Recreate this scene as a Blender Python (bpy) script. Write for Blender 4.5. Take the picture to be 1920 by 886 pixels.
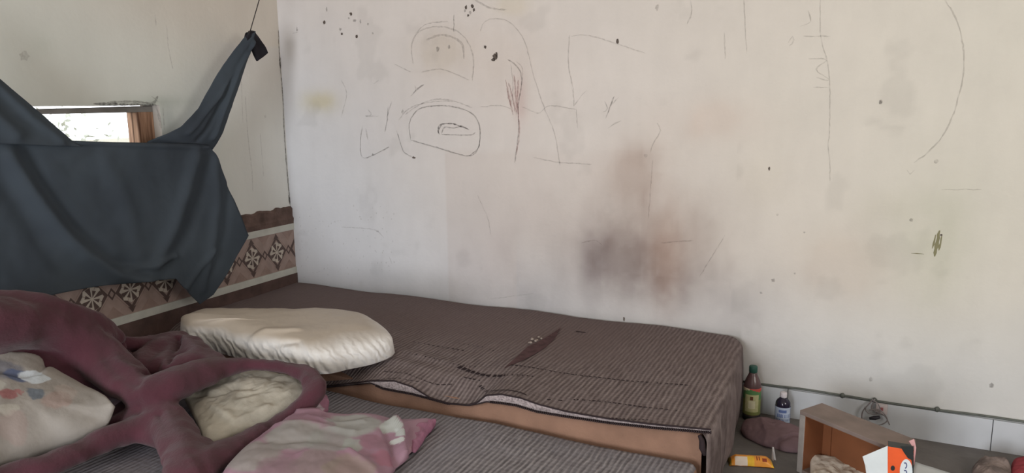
import bpy, bmesh, math, random
import numpy as np
from mathutils import Vector, noise, Matrix
random.seed(7); rng = np.random.default_rng(7)
for o in list(bpy.data.objects): bpy.data.objects.remove(o)
S = bpy.context.scene
COL = S.collection

# ------------------------------------------------------------------ camera, world, light, exposure
YAW, PITCH, ROLL, FPX = 0.45752, 0.17671, -0.013507, 1374.0
CAM = np.array([3.12874, -3.34086, 1.4])
fwd = np.array([-math.sin(YAW)*math.cos(PITCH), math.cos(YAW)*math.cos(PITCH), -math.sin(PITCH)])
rt0 = np.cross(fwd, [0, 0, 1]); rt0 /= np.linalg.norm(rt0); up0 = np.cross(rt0, fwd)
rt = math.cos(ROLL)*rt0 + math.sin(ROLL)*up0
up = -math.sin(ROLL)*rt0 + math.cos(ROLL)*up0
cd = bpy.data.cameras.new('camera'); cam = bpy.data.objects.new('camera', cd); COL.objects.link(cam)
cd.sensor_width = 36; cd.sensor_fit = 'HORIZONTAL'; cd.lens = 36*FPX/1920; cd.clip_start = .02
M4 = Matrix(((rt[0], up[0], -fwd[0], CAM[0]), (rt[1], up[1], -fwd[1], CAM[1]), (rt[2], up[2], -fwd[2], CAM[2]), (0, 0, 0, 1)))
cam.matrix_world = M4; S.camera = cam

W = bpy.data.worlds.new('world'); S.world = W; W.use_nodes = True
W.node_tree.nodes['Background'].inputs[0].default_value = (.93, .96, 1, 1)
W.node_tree.nodes['Background'].inputs[1].default_value = 3.0
S.view_settings.view_transform = 'Standard'; S.view_settings.look = 'None'
S.view_settings.gamma = 1; S.view_settings.use_curve_mapping = False; S.view_settings.exposure = 0.13

def area(name, loc, target, sx, sy, power, col):
    l = bpy.data.lights.new(name, 'AREA'); l.shape = 'RECTANGLE'; l.size = sx; l.size_y = sy
    l.energy = power; l.color = col
    o = bpy.data.objects.new(name, l); COL.objects.link(o); o.location = loc
    o.rotation_euler = (Vector(target)-Vector(loc)).to_track_quat('-Z', 'Y').to_euler()
    return o
area('door_daylight', (2.0, -6.40, 1.1), (1.5, 0, 1.1), 1.5, 1.9, 150, (.95, .97, 1))      # daylight in the open doorway behind the camera
area('side_window_daylight', (5.32, -2.6, 1.75), (1.2, -.2, 1.2), 1.3, 1.0, 26, (1, .93, .84))  # daylight in the side window

# ------------------------------------------------------------------ helpers
def at(px, py, ax, val):
    """point of the place seen at pixel px,py that lies on the plane axis=val"""
    d = fwd + (px-960)/FPX*rt - (py-443)/FPX*up
    t = (val-CAM[ax])/d[ax]
    return CAM + t*d
def lin(c): return tuple((v/255/12.92 if v/255 <= .04045 else ((v/255+.055)/1.055)**2.4) for v in c)
def rgb(*c): return (*lin(c), 1)
MATS = {}
def mat(name, c, rough=.8, spec=.3, noise_amt=.15, noise_scale=20, bump=.0, bump_scale=60, alpha=1, metal=0, trans=0, emit=None):
    if name in MATS: return MATS[name]
    m = bpy.data.materials.new(name); m.use_nodes = True; MATS[name] = m
    nt = m.node_tree; N = nt.nodes; L = nt.links; p = N['Principled BSDF']
    c = rgb(*c)
    tc = N.new('ShaderNodeTexCoord')
    n = N.new('ShaderNodeTexNoise'); n.inputs['Scale'].default_value = noise_scale; n.inputs['Detail'].default_value = 5
    L.new(tc.outputs['Object'], n.inputs['Vector'])
    mr = N.new('ShaderNodeMapRange'); mr.inputs['From Min'].default_value = .3; mr.inputs['From Max'].default_value = .7
    mr.inputs['To Min'].default_value = 1-noise_amt; mr.inputs['To Max'].default_value = 1+noise_amt
    L.new(n.outputs['Fac'], mr.inputs['Value'])
    mx = N.new('ShaderNodeVectorMath'); mx.operation = 'SCALE'; mx.inputs[0].default_value = c[:3]
    L.new(mr.outputs['Result'], mx.inputs['Scale'])
    L.new(mx.outputs['Vector'], p.inputs['Base Color'])
    p.inputs['Roughness'].default_value = rough; p.inputs['Specular IOR Level'].default_value = spec
    p.inputs['Metallic'].default_value = metal; p.inputs['Alpha'].default_value = alpha
    if bump:
        n2 = N.new('ShaderNodeTexNoise'); n2.inputs['Scale'].default_value = bump_scale; n2.inputs['Detail'].default_value = 4
        L.new(tc.outputs['Object'], n2.inputs['Vector'])
        b = N.new('ShaderNodeBump'); b.inputs['Strength'].default_value = bump; b.inputs['Distance'].default_value = .01
        L.new(n2.outputs['Fac'], b.inputs['Height']); L.new(b.outputs['Normal'], p.inputs['Normal'])
    m['col_node'] = mx.name
    return m
def NT(m):
    nt = m.node_tree; return nt, nt.nodes, nt.links, nt.nodes['Principled BSDF']

class MB:
    def __init__(s): s.v = []; s.f = []; s.m = []; s.sm = []
    def add(s, vs, fs, mi=0, smooth=False):
        b = len(s.v); s.v += [tuple(float(q) for q in v) for v in vs]
        s.f += [tuple(b+i for i in f) for f in fs]; s.m += ([mi]*len(fs) if isinstance(mi, int) else list(mi)); s.sm += [smooth]*len(fs)
    def box(s, lo, hi, mi=0, R=None, o=None):
        x0, y0, z0 = lo; x1, y1, z1 = hi
        vs = [(x, y, z) for x in (x0, x1) for y in (y0, y1) for z in (z0, z1)]
        if R is not None: vs = [tuple(np.array(o)+np.array(R) @ np.array(v)) for v in vs]
        s.add(vs, [(0, 1, 3, 2), (4, 6, 7, 5), (0, 4, 5, 1), (2, 3, 7, 6), (0, 2, 6, 4), (1, 5, 7, 3)], mi)
    def grid(s, P, mi=0, smooth=True, closed=False):
        """P: array rows x cols x 3"""
        r, c, _ = P.shape; vs = P.reshape(-1, 3).tolist(); fs = []
        cc = c if closed else c-1
        for i in range(r-1):
            for j in range(cc):
                k = (j+1) % c
                fs.append((i*c+j, i*c+k, (i+1)*c+k, (i+1)*c+j))
        s.add(vs, fs, mi, smooth)
    def tube(s, pts, r, mi=0, seg=8, cap=True):
        pts = [np.array(p, float) for p in pts]; n = len(pts)
        rr = [r]*n if np.isscalar(r) else r
        rows = []; prev = None
        for i, p in enumerate(pts):
            t = pts[min(i+1, n-1)]-pts[max(i-1, 0)]; t = t/(np.linalg.norm(t)+1e-9)
            a = prev if prev is not None else (np.array([0, 0, 1.]) if abs(t[2]) < .9 else np.array([1., 0, 0]))
            a = a - t*(a@t); a /= np.linalg.norm(a)+1e-9; prev = a; b = np.cross(t, a)
            rows.append([p+rr[i]*(math.cos(q)*a+math.sin(q)*b) for q in np.linspace(0, 2*math.pi, seg, endpoint=False)])
        base = len(s.v); s.grid(np.array(rows), mi, True, True)
        if cap:
            s.f += [tuple(base+j for j in range(seg))[::-1], tuple(base+(n-1)*seg+j for j in range(seg))]; s.m += [mi]*2; s.sm += [False]*2
    def lathe(s, prof, seg=32, mi=0, mf=None, loc=(0, 0, 0), sy=1.0):
        th = np.linspace(0, 2*math.pi, seg, endpoint=False)
        P = np.array([[(r*math.cos(t), r*math.sin(t)*sy, z) for t in th] for r, z in prof]) + np.array(loc)
        base = len(s.v); n0 = len(s.f); s.grid(P, mi, True, True)
        if mf:
            for i in range(len(prof)-1):
                for j in range(seg): s.m[n0+i*seg+j] = mf((prof[i][1]+prof[i+1][1])/2, (th[j]+math.pi/seg))
        s.f += [tuple(base+j for j in range(seg))[::-1], tuple(base+(len(prof)-1)*seg+j for j in range(seg))]; s.m += [s.m[n0], s.m[-1]]; s.sm += [False]*2
    def build(s, name, mats, parent=None, bevel=0):
        me = bpy.data.meshes.new(name); me.from_pydata(s.v, [], s.f)
        for m in (mats if isinstance(mats, (list, tuple)) else [mats]): me.materials.append(m)
        me.polygons.foreach_set('material_index', s.m); me.polygons.foreach_set('use_smooth', s.sm)
        me.update()
        bm = bmesh.new(); bm.from_mesh(me)
        if len(bm.faces) < 60000: bmesh.ops.recalc_face_normals(bm, faces=bm.faces)
        bm.to_mesh(me); bm.free()
        o = bpy.data.objects.new(name, me); COL.objects.link(o)
        if parent is not None: o.parent = parent; o.matrix_parent_inverse = Matrix.Translation(parent.location).inverted()
        if bevel:
            b = o.modifiers.new('bevel', 'BEVEL'); b.width = bevel; b.segments = 2; b.limit_method = 'ANGLE'
        return o
def tag(o, label, cat, group=None, kind=None):
    o['label'] = label; o['category'] = cat
    if group: o['group'] = group
    if kind: o['kind'] = kind
    return o
def empty(name, loc, label, cat, group=None):
    o = bpy.data.objects.new(name, None); COL.objects.link(o); o.location = [float(v) for v in loc]; o.empty_display_size = .05
    return tag(o, label, cat, group)
def struct(o): o['kind'] = 'structure'; return o
def catmull(P, n):
    P = np.array(P, float); out = []
    Q = np.vstack([2*P[0]-P[1], P, 2*P[-1]-P[-2]])
    for i in range(1, len(Q)-2):
        for t in np.linspace(0, 1, n, endpoint=False):
            a, b, c, d = Q[i-1:i+3]
            out.append(.5*((2*b)+(-a+c)*t+(2*a-5*b+4*c-d)*t*t+(-a+3*b-3*c+d)*t**3))
    out.append(P[-1]); return np.array(out)
def resample(P, n):
    P = np.array(P, float); d = np.r_[0, np.cumsum(np.linalg.norm(np.diff(P, axis=0), axis=1))]
    u = np.linspace(0, d[-1], n); return np.stack([np.interp(u, d, P[:, k]) for k in range(P.shape[1])], 1)
def fbm(x, y, z=0, sc=1): return noise.fractal(Vector((x*sc, y*sc, z*sc)), 1.0, 2.0, 4)
def segdist(Px, Py, line):
    """distance from points to polyline and signed side"""
    best = np.full(np.shape(Px), 1e9)
    for (x0, y0), (x1, y1) in zip(line[:-1], line[1:]):
        dx, dy = x1-x0, y1-y0; L2 = dx*dx+dy*dy+1e-12
        t = np.clip(((Px-x0)*dx+(Py-y0)*dy)/L2, 0, 1)
        best = np.minimum(best, np.hypot(Px-x0-t*dx, Py-y0-t*dy))
    return best

# ------------------------------------------------------------------ back wall: paint with stains, pencil marks
def wall_material():
    m = bpy.data.materials.new('stained_plaster'); m.use_nodes = True; nt, N, L, p = NT(m)
    at_ = N.new('ShaderNodeAttribute'); at_.attribute_name = 'paint'
    tc = N.new('ShaderNodeTexCoord')
    mp = N.new('ShaderNodeMapping'); mp.inputs['Scale'].default_value = (1, 1, .3); L.new(tc.outputs['Object'], mp.inputs['Vector'])
    n1 = N.new('ShaderNodeTexNoise'); n1.inputs['Scale'].default_value = 9; n1.inputs['Detail'].default_value = 6; L.new(mp.outputs['Vector'], n1.inputs['Vector'])
    n2 = N.new('ShaderNodeTexNoise'); n2.inputs['Scale'].default_value = 5; n2.inputs['Detail'].default_value = 8; n2.inputs['Roughness'].default_value = .65; L.new(tc.outputs['Object'], n2.inputs['Vector'])
    a = N.new('ShaderNodeMath'); a.operation = 'ADD'; L.new(n1.outputs['Fac'], a.inputs[0]); L.new(n2.outputs['Fac'], a.inputs[1])
    r = N.new('ShaderNodeMapRange'); r.inputs['From Min'].default_value = .6; r.inputs['From Max'].default_value = 1.4; r.inputs['To Min'].default_value = .95; r.inputs['To Max'].default_value = 1.04
    L.new(a.outputs[0], r.inputs['Value'])
    v = N.new('ShaderNodeVectorMath'); v.operation = 'SCALE'; L.new(at_.outputs['Color'], v.inputs[0]); L.new(r.outputs['Result'], v.inputs['Scale'])
    L.new(v.outputs['Vector'], p.inputs['Base Color']); p.inputs['Roughness'].default_value = .75; p.inputs['Specular IOR Level'].default_value = .25
    n3 = N.new('ShaderNodeTexNoise'); n3.inputs['Scale'].default_value = 45; n3.inputs['Detail'].default_value = 5; L.new(tc.outputs['Object'], n3.inputs['Vector'])
    b = N.new('ShaderNodeBump'); b.inputs['Strength'].default_value = .18; b.inputs['Distance'].default_value = .006; L.new(n3.outputs['Fac'], b.inputs['Height']); L.new(b.outputs['Normal'], p.inputs['Normal'])
    return m
def pencil(name, c, alpha):
    m = mat(name, c, .9, .1, .1, 50); nt, N, L, p = NT(m)
    tc = N.new('ShaderNodeTexCoord'); n = N.new('ShaderNodeTexNoise'); n.inputs['Scale'].default_value = 70; L.new(tc.outputs['Object'], n.inputs['Vector'])
    r = N.new('ShaderNodeMapRange'); r.inputs['From Min'].default_value = .35; r.inputs['From Max'].default_value = .62; r.inputs['To Min'].default_value = alpha*.35; r.inputs['To Max'].default_value = alpha
    L.new(n.outputs['Fac'], r.inputs['Value']); L.new(r.outputs['Result'], p.inputs['Alpha'])
    return m
WALLMAT = wall_material()
PM = [WALLMAT, pencil('pencil_faint', (95, 85, 80), .21), pencil('pencil_mid', (80, 72, 70), .36), pencil('pencil_dark', (60, 54, 54), .55),
      pencil('crayon_red', (140, 70, 70), .34), mat('dirt_spot', (92, 82, 76), .9), mat('chip_olive', (128, 124, 96), .9)]

def painted_wall(name, axis, lo, hi, z0, z1, base_fn, marks, dots, step=.0125, hole=None, thick=.12):
    """wall in plane axis=0; the other horizontal axis runs lo..hi"""
    mb = MB(); nx = int((hi-lo)/step)+1; nz = int((z1-z0)/step)+1
    us = np.linspace(lo, hi, nx); zs = np.linspace(z0, z1, nz)
    U, Z = np.meshgrid(us, zs)
    P = np.zeros((nz, nx, 3)); P[..., 2] = Z; P[..., 1-axis] = U
    col = base_fn(U, Z)
    keep = None
    mb.grid(P, 0, False)
    if hole:
        u0, u1, h0, h1 = hole; f2 = []
        vv = P.reshape(-1, 3)
        # snap grid lines to the hole
        def snap(A, q): return A[np.argmin(abs(A-q))]
        for (q, ar, ax_) in ((u0, us, 1-axis), (u1, us, 1-axis), (h0, zs, 2), (h1, zs, 2)):
            s_ = snap(ar, q); vv[abs(vv[:, ax_]-s_) < 1e-6, ax_] = q
        mb.v = [tuple(x) for x in vv.tolist()]
        for f in mb.f:
            c = vv[list(f)].mean(0)
            if not (u0 < c[1-axis] < u1 and h0 < c[2] < h1): f2.append(f)
        mb.f = f2; mb.m = [0]*len(f2); mb.sm = [False]*len(f2)
        o3 = []
        for q in (0, -thick):
            for a_, b_ in ((u0, h0), (u1, h0), (u1, h1), (u0, h1)):
                w = [0, 0, b_]; w[axis] = q if axis == 0 else -q; w[1-axis] = a_; o3.append(w)
        mb.add(o3, [(0, 1, 5, 4), (1, 2, 6, 5), (2, 3, 7, 6), (3, 0, 4, 7)], 0)
    ncol = len(mb.v)
    sgn = 1 if axis == 0 else -1
    def w3(u, z, off):
        w = [0, 0, z]; w[axis] = sgn*off; w[1-axis] = u; return w
    k = 0
    for (pts, wd, mi) in marks:
        wd *= 1.3
        Q = [at(x, y, axis, 0) for x, y in pts]; Q = np.array([(q[1-axis], q[2]) for q in Q])
        if len(Q) > 2: Q = catmull(Q, 6)
        Q = resample(Q, max(3, int(np.linalg.norm(np.diff(Q, axis=0), axis=1).sum()/.012)))
        Q = Q + rng.normal(0, .0008, Q.shape)
        T = np.gradient(Q, axis=0); T /= np.linalg.norm(T, axis=1, keepdims=True)+1e-9; Nn = np.stack([-T[:, 1], T[:, 0]], 1)
        ww = wd/2*(1+.35*rng.normal(0, 1, len(Q)).clip(-1, 1)); ww[0] *= .3; ww[-1] *= .3
        k += 1; off = .0008+.00004*(k % 20)
        vs = []
        for q, n_, w_ in zip(Q, Nn, ww): vs += [w3(*(q+n_*w_), off), w3(*(q-n_*w_), off)]
        mb.add(vs, [(2*i, 2*i+1, 2*i+3, 2*i+2) for i in range(len(Q)-1)], mi)
    for (x, y, rx, ry, mi) in dots:
        q = at(x, y, axis, 0); c = (q[1-axis], q[2]); n_ = 11
        vs = []
        for j in range(n_):
            a = 2*math.pi*j/n_; g = 1+rng.uniform(-.3, .3)
            vs.append(w3(c[0]+rx/480*g*math.cos(a), c[1]+ry/480*g*math.sin(a), .0012))
        mb.add(vs, [tuple(range(n_))], mi)
    # solid backing
    o = mb.build(name, PM)
    ca = o.data.color_attributes.new('paint', 'FLOAT_COLOR', 'POINT')
    C4 = np.ones((len(o.data.vertices), 4)); C4[:, :3] = (.6, .57, .53); C4[:col.reshape(-1, 3).shape[0], :3] = col.reshape(-1, 3)
    ca.data.foreach_set('color', C4.ravel())
    return struct(o)

def fnoise(U, Z, sc, seed):
    """cheap smooth value noise"""
    r = np.random.default_rng(seed); G = r.uniform(-1, 1, (64, 64))
    out = 0; amp = 1
    for k in range(4):
        x = (U*sc*2**k+50) % 63; y = (Z*sc*2**k+50) % 63
        i = np.floor(x).astype(int); j = np.floor(y).astype(int); fx = x-i; fy = y-j
        fx = fx*fx*(3-2*fx); fy = fy*fy*(3-2*fy)
        g = lambda a, b: G[b % 64, a % 64]
        out = out+amp*((g(i, j)*(1-fx)+g(i+1, j)*fx)*(1-fy)+(g(i, j+1)*(1-fx)+g(i+1, j+1)*fx)*fy); amp *= .55
    return out/2
# stain: px, py, rx, ry (pixels), colour multiplier, strength
STAINS = [(1130, 530, 210, 90, (.80, .79, .80), .8), (1330, 560, 90, 60, (.84, .84, .86), .7), (1750, 430, 70, 130, (.90, .93, .90), .6), (1700, 720, 300, 60, (.93, .94, .95), .6), (980, 560, 120, 40, (.85, .85, .86), .6), (1165, 492, 80, 80, (.62, .58, .58), .95), (1235, 450, 130, 105, (.78, .73, .71), .85), (1250, 490, 38, 90, (.84, .68, .60), .7),
          (1190, 325, 58, 58, (.76, .69, .66), .8), (1205, 290, 45, 30, (.85, .80, .78), .5), (1300, 470, 60, 100, (.82, .80, .80), .6), (1110, 480, 40, 70, (.78, .76, .78), .6),
          (1360, 560, 130, 70, (.88, .87, .88), .6), (596, 192, 50, 26, (.90, .85, .66), 1.0), (830, 95, 60, 45, (.87, .85, .80), .8), (1330, 225, 85, 38, (.95, .87, .84), .6),
          (950, 180, 90, 90, (.95, .92, .9), .5), (1570, 500, 80, 60, (.92, .87, .84), .7), (1760, 460, 45, 120, (.92, .93, .88), .7), (1660, 390, 50, 30, (.90, .90, .86), .5),
          (1000, 420, 170, 120, (.90, .88, .88), .6), (900, 480, 90, 80, (.93, .91, .92), .6), (1600, 700, 160, 50, (.93, .95, .98), .5), (700, 200, 70, 50, (.94, .94, .95), .5),
          (1250, 250, 80, 60, (.94, .92, .90), .5), (1380, 630, 60, 60, (.86, .85, .86), .5), (720, 515, 60, 20, (.86, .87, .88), .5), (960, 10, 40, 20, (.95, .92, .8), .6),
          (860, 540, 110, 28, (.90, .90, .89), .6), (880, 100, 160, 80, (.97, .93, .90), .5), (1430, 330, 50, 60, (.95, .94, .90), .5), (975, 190, 14, 45, (.85, .72, .72), .6)]
def back_paint(U, Z):
    # wall tone: cool white low and to the corner, warm cream elsewhere
    warm = np.array([.66, .605, .545]); cool = np.array([.635, .65, .69]); pinkish = np.array([.665, .61, .575]); yel = np.array([.64, .61, .54])
    t = 1/(1+np.exp(-((U-.95)*2.2+(Z-.95)*2.4+.5*fnoise(U, Z, 1.2, 3))/.75))
    c = cool*(1-t[..., None])+pinkish*t[..., None]
    t2 = 1/(1+np.exp(-((U-2.3)/.35+.8*fnoise(U, Z, 1.5, 4))))
    c = c*(1-t2[..., None])+warm*t2[..., None]
    t3 = 1/(1+np.exp(-((U-3.1)/.3+.8*fnoise(U, Z, 1.1, 5))))
    c = c*(1-t3[..., None])+yel*t3[..., None]
    t4 = 1/(1+np.exp(((Z-.52)/.09+1.0*fnoise(U, Z, 1.8, 6))))*(U > 1.5)
    c = c*(1-.6*t4[..., None])+np.array([.60, .61, .63])*.6*t4[..., None]
    patch = (U > 1.098)*(Z < 1.19)*(U < 1.098+1.2); f = patch*np.clip(1-(U-1.098)/1.1, 0, 1)*np.clip((1.19-Z)/.04, 0, 1)
    c = c*(1-f[..., None]*np.array([.05, .075, .09]))
    n = fnoise(U, Z, 3, 9); n2 = fnoise(U*1.0, Z*.25, 12, 10); n4 = fnoise(U, Z, 11, 77)
    for (x, y, rx, ry, m_, s_) in STAINS:
        q = at(x, y, 1, 0); sx = rx/470; sz = ry/500
        d = ((U-q[0])/sx)**2+((Z-q[2])/sz)**2+.95*n+.55*n2+.5*n4
        g = s_*np.exp(-np.clip(d, 0, 50)*.75)
        c = c*(1-g[..., None]*(1-np.array(m_)))
    n3 = fnoise(U, Z, 5, 21); sp = np.clip((n3-.33)*6, 0, 1)*.07+.035*fnoise(U, Z, 1.6, 51)+.02*fnoise(U, Z, 9, 52)
    c = c*(1-sp[..., None])
    dark_tone = np.exp(-np.clip(Z-.36, 0, 9)/.03)*(U < 2.65)*.16  # wall darkens in a thin band just above the mattress top
    return c*(1-dark_tone[..., None])
F, MI, D, RED = 1, 2, 3, 4
marks_back = [
 ([(770, 262), (768, 230), (785, 205), (820, 198), (860, 202), (888, 215), (900, 240), (899, 270), (888, 290), (865, 290), (825, 278), (790, 268), (770, 262)], .0045, MI),
 ([(900, 238), (898, 275), (880, 292)], .004, MI),
 ([(748, 225), (765, 205), (800, 192), (850, 190), (885, 202)], .004, F), ([(760, 215), (780, 200), (815, 186), (850, 188)], .004, F),
 ([(822, 251), (822, 238), (830, 232), (848, 232), (862, 236), (880, 243)], .005, D), ([(828, 250), (834, 238), (850, 240), (866, 236), (878, 242)], .005, MI), ([(828, 252), (880, 253), (892, 248)], .005, MI), ([(824, 252), (822, 244), (828, 234)], .006, D),
 ([(744, 245), (750, 265), (758, 285), (775, 295)], .004, MI), ([(728, 200), (726, 225), (722, 247)], .004, MI), ([(735, 190), (727, 215)], .004, F),
 ([(680, 235), (676, 265), (680, 295), (705, 288), (730, 275)], .004, MI), ([(686, 240), (690, 262)], .005, F), ([(690, 205), (697, 215), (685, 218), (710, 218)], .004, F),
 ([(774, 175), (785, 165), (795, 158)], .006, MI), ([(770, 180), (780, 170), (778, 160)], .004, F), ([(700, 158), (710, 150)], .005, F),
 ([(775, 120), (772, 85), (785, 60), (815, 50), (850, 55), (875, 75), (888, 110), (886, 150)], .005, F), ([(780, 62), (800, 45), (840, 40)], .004, F), ([(851, 28), (851, 60)], .005, MI),
 ([(800, 75), (830, 65), (865, 80), (870, 110)], .008, F), ([(790, 135), (830, 130), (880, 150)], .004, F), ([(740, 120), (770, 135)], .004, F),
 ([(952, 112), (965, 120), (976, 135), (978, 160), (972, 200), (972, 250), (965, 305)], .004, MI), ([(968, 115), (980, 130), (976, 170), (968, 215)], .0035, F), ([(972, 210), (974, 250), (968, 290)], .005, RED),
 ([(948, 150), (955, 180), (962, 215)], .006, RED), ([(954, 155), (962, 185), (966, 210)], .006, RED), ([(964, 140), (967, 175), (969, 210)], .006, RED), ([(972, 150), (970, 190), (972, 215)], .006, RED), ([(950, 165), (958, 200)], .006, RED),
 ([(958, 120), (962, 160), (960, 195)], .004, F), ([(900, 60), (910, 40), (935, 35), (960, 45), (985, 80), (1000, 140), (1020, 200), (1040, 250), (1050, 310)], .0035, F),
 ([(890, 0), (920, 15), (950, 18)], .006, F), ([(1068, 65), (1066, 120), (1075, 170), (1076, 200)], .004, F), ([(1068, 68), (1100, 66), (1150, 80), (1210, 100)], .0035, F), ([(1076, 200), (1090, 180), (1100, 170)], .0035, F),
 ([(1000, 295), (1050, 304), (1110, 308)], .0035, F), ([(980, 200), (1010, 212), (1030, 198), (1080, 205)], .0035, F), ([(900, 200), (940, 198), (960, 205)], .0035, F), ([(1080, 205), (1083, 240)], .0035, F),
 ([(1134, 190), (1140, 205), (1130, 210)], .004, F), ([(1152, 180), (1144, 200), (1136, 222)], .005, MI), ([(1160, 182), (1148, 195)], .004, F), ([(1140, 240), (1152, 232), (1165, 226)], .005, F), ([(1232, 230), (1238, 245), (1224, 270), (1220, 285)], .004, F),
 ([(1224, 300), (1220, 350), (1216, 410)], .003, F), ([(1295, 0), (1297, 25), (1288, 45)], .004, F), ([(1358, 60), (1360, 110)], .004, F), ([(1395, 0), (1397, 50), (1400, 100)], .003, F),
 ([(1538, 0), (1539, 70), (1550, 110), (1556, 160), (1555, 250), (1552, 270), (1556, 300), (1556, 340)], .003, F), ([(1505, 68), (1556, 68)], .003, F), ([(1525, 164), (1555, 164)], .0035, F), ([(1515, 110), (1550, 112), (1530, 130), (1556, 150), (1530, 145)], .0035, F),
 ([(1500, 50), (1520, 40), (1515, 20)], .0035, F), ([(1478, 80), (1486, 68), (1488, 78), (1480, 86)], .004, F),
 ([(1772, 0), (1792, 35), (1805, 80), (1806, 140), (1792, 200), (1770, 250), (1740, 285), (1712, 305)], .0035, F), ([(1700, 318), (1706, 326), (1714, 318)], .005, F), ([(1765, 355), (1840, 355)], .003, F),
 ([(1752, 480), (1757, 455), (1762, 432)], .01, 6), ([(1748, 465), (1752, 450), (1754, 440)], .006, 6), ([(1760, 470), (1766, 440)], .005, 6), ([(1708, 474), (1732, 476)], .005, 6),
 ([(895, 365), (915, 410), (920, 440)], .003, F), ([(920, 560), (1000, 550)], .003, F), ([(735, 495), (730, 480)], .004, F), ([(640, 150), (650, 175), (640, 220)], .004, F), ([(548, 62), (560, 60)], .004, F),
 ([(640, 425), (700, 430), (720, 445)], .004, F), ([(1090, 455), (1115, 450), (1130, 460)], .004, F), ([(1240, 455), (1300, 450)], .004, F), ([(1360, 440), (1310, 520)], .003, F),
]
dots_back = [(608, 42, 4, 5, 5), (613, 18, 3, 6, 2), (658, 26, 4, 4, 5), (654, 34, 3, 3, 2), (641, 64, 4, 3, 5), (638, 55, 4, 4, 2), (669, 68, 4, 4, 5), (665, 38, 7, 3, 2), (690, 45, 3, 3, 2), (699, 62, 3, 3, 2), (676, 40, 3, 6, 2), (557, 55, 3, 6, 2),
 (874, 14, 3, 5, 5), (886, 12, 4, 5, 5), (882, 24, 4, 4, 2), (878, 29, 3, 3, 5), (889, 19, 3, 4, 5), (872, 20, 3, 3, 2), (910, 88, 4, 4, 5), (928, 106, 6, 7, 5), (925, 112, 5, 4, 5), (931, 102, 3, 5, 5), (821, 92, 5, 6, 2), (842, 88, 3, 4, 2),
 (1158, 77, 3, 5, 5), (776, 295, 5, 3, 5), (699, 289, 3, 3, 2), (755, 210, 3, 6, 2), (1442, 316, 2, 4, 5), (1651, 191, 3, 4, 2), (1650, 192, 3, 4, 2), (1709, 412, 3, 4, 2), (1170, 598, 2.5, 5, 5), (1458, 402, 2.5, 2.5, 2), (1211, 292, 4, 4, 1), (1747, 799, 4, 4, 5), (1859, 722, 4, 5, 2), (1633, 710, 4, 5, 1), (1427, 548, 3, 3, 2), (1450, 525, 4, 4, 2), (1490, 512, 2, 2, 2), (1508, 435, 2, 2, 2), (1580, 762, 2.5, 8, 2), (1755, 302, 4, 4, 1), (1232, 14, 4, 6, 1), (1765, 440, 2, 2, 5)]
for k in range(90):
    dots_back.append((rng.uniform(560, 740), rng.uniform(380, 520), rng.uniform(1, 2.2), rng.uniform(1, 3), 1))
painted_wall('wall_back', 1, 0, 5.4, 0, 2.8, back_paint, marks_back, dots_back)

# ------------------------------------------------------------------ left wall with window hole
WU0, WU1, WZ0, WZ1 = -1.95, -.845, .98, 1.424
def left_paint(U, Z):
    base = np.array([.68, .70, .66]); top = np.array([.64, .585, .52])
    t = 1/(1+np.exp(-((Z-1.75)/.12+(U+.75)/.35+.8*fnoise(U, Z, 2, 31))))
    c = base*(1-t[..., None])+top*t[..., None]
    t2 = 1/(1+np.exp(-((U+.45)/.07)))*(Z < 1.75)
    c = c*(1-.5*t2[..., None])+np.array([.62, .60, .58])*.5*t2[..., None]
    n = fnoise(U, Z, 4, 33)
    for (u, z, su, sz, m_, s_) in ((-1.38, 1.68, .05, .05, (.88, .9, .88), .6), (-.86, 1.44, .22, .03, (.7, .74, .70), .7), (-.80, 1.35, .04, .08, (.72, .75, .76), .7), (-.46, 1.45, .12, .25, (.93, .92, .9), .6), (-.7, 1.35, .05, .3, (.94, .94, .93), .5)):
        g = s_*np.exp(-np.clip(((U-u)/su)**2+((Z-z)/sz)**2+.8*n, 0, 40)); c = c*(1-g[..., None]*(1-np.array(m_)))
    return c
marks_left = [([(522, 56), (524, 110), (530, 180), (533, 250), (538, 320), (544, 382)], .006, D), ([(525, 108), (526, 128)], .012, D), ([(541, 365), (545, 386)], .016, D),
 ([(312, 48), (316, 90), (324, 130)], .004, F), ([(290, 28), (292, 48)], .005, F), ([(460, 180), (464, 250), (472, 320), (474, 360)], .004, F), ([(452, 150), (455, 230)], .003, F), ([(488, 250), (494, 330)], .003, F),
 ([(200, 192), (250, 190), (285, 193), (296, 180)], .008, MI), ([(175, 194), (230, 196), (290, 196)], .009, D), ([(291, 195), (297, 215), (302, 240)], .009, MI), ([(284, 180), (296, 190)], .005, MI), ([(305, 200), (308, 245)], .004, F)]
dots_left = [(45, 105, 9, 9, 1), (497, 218, 4, 4, 1), (556, 57, 3, 4, 1), (622, 268, 3, 3, 1)]
painted_wall('wall_left', 0, -6.5, 0, 0, 2.8, left_paint, marks_left, dots_left, step=.02, hole=(WU0, WU1, WZ0, WZ1), thick=.14)

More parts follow.
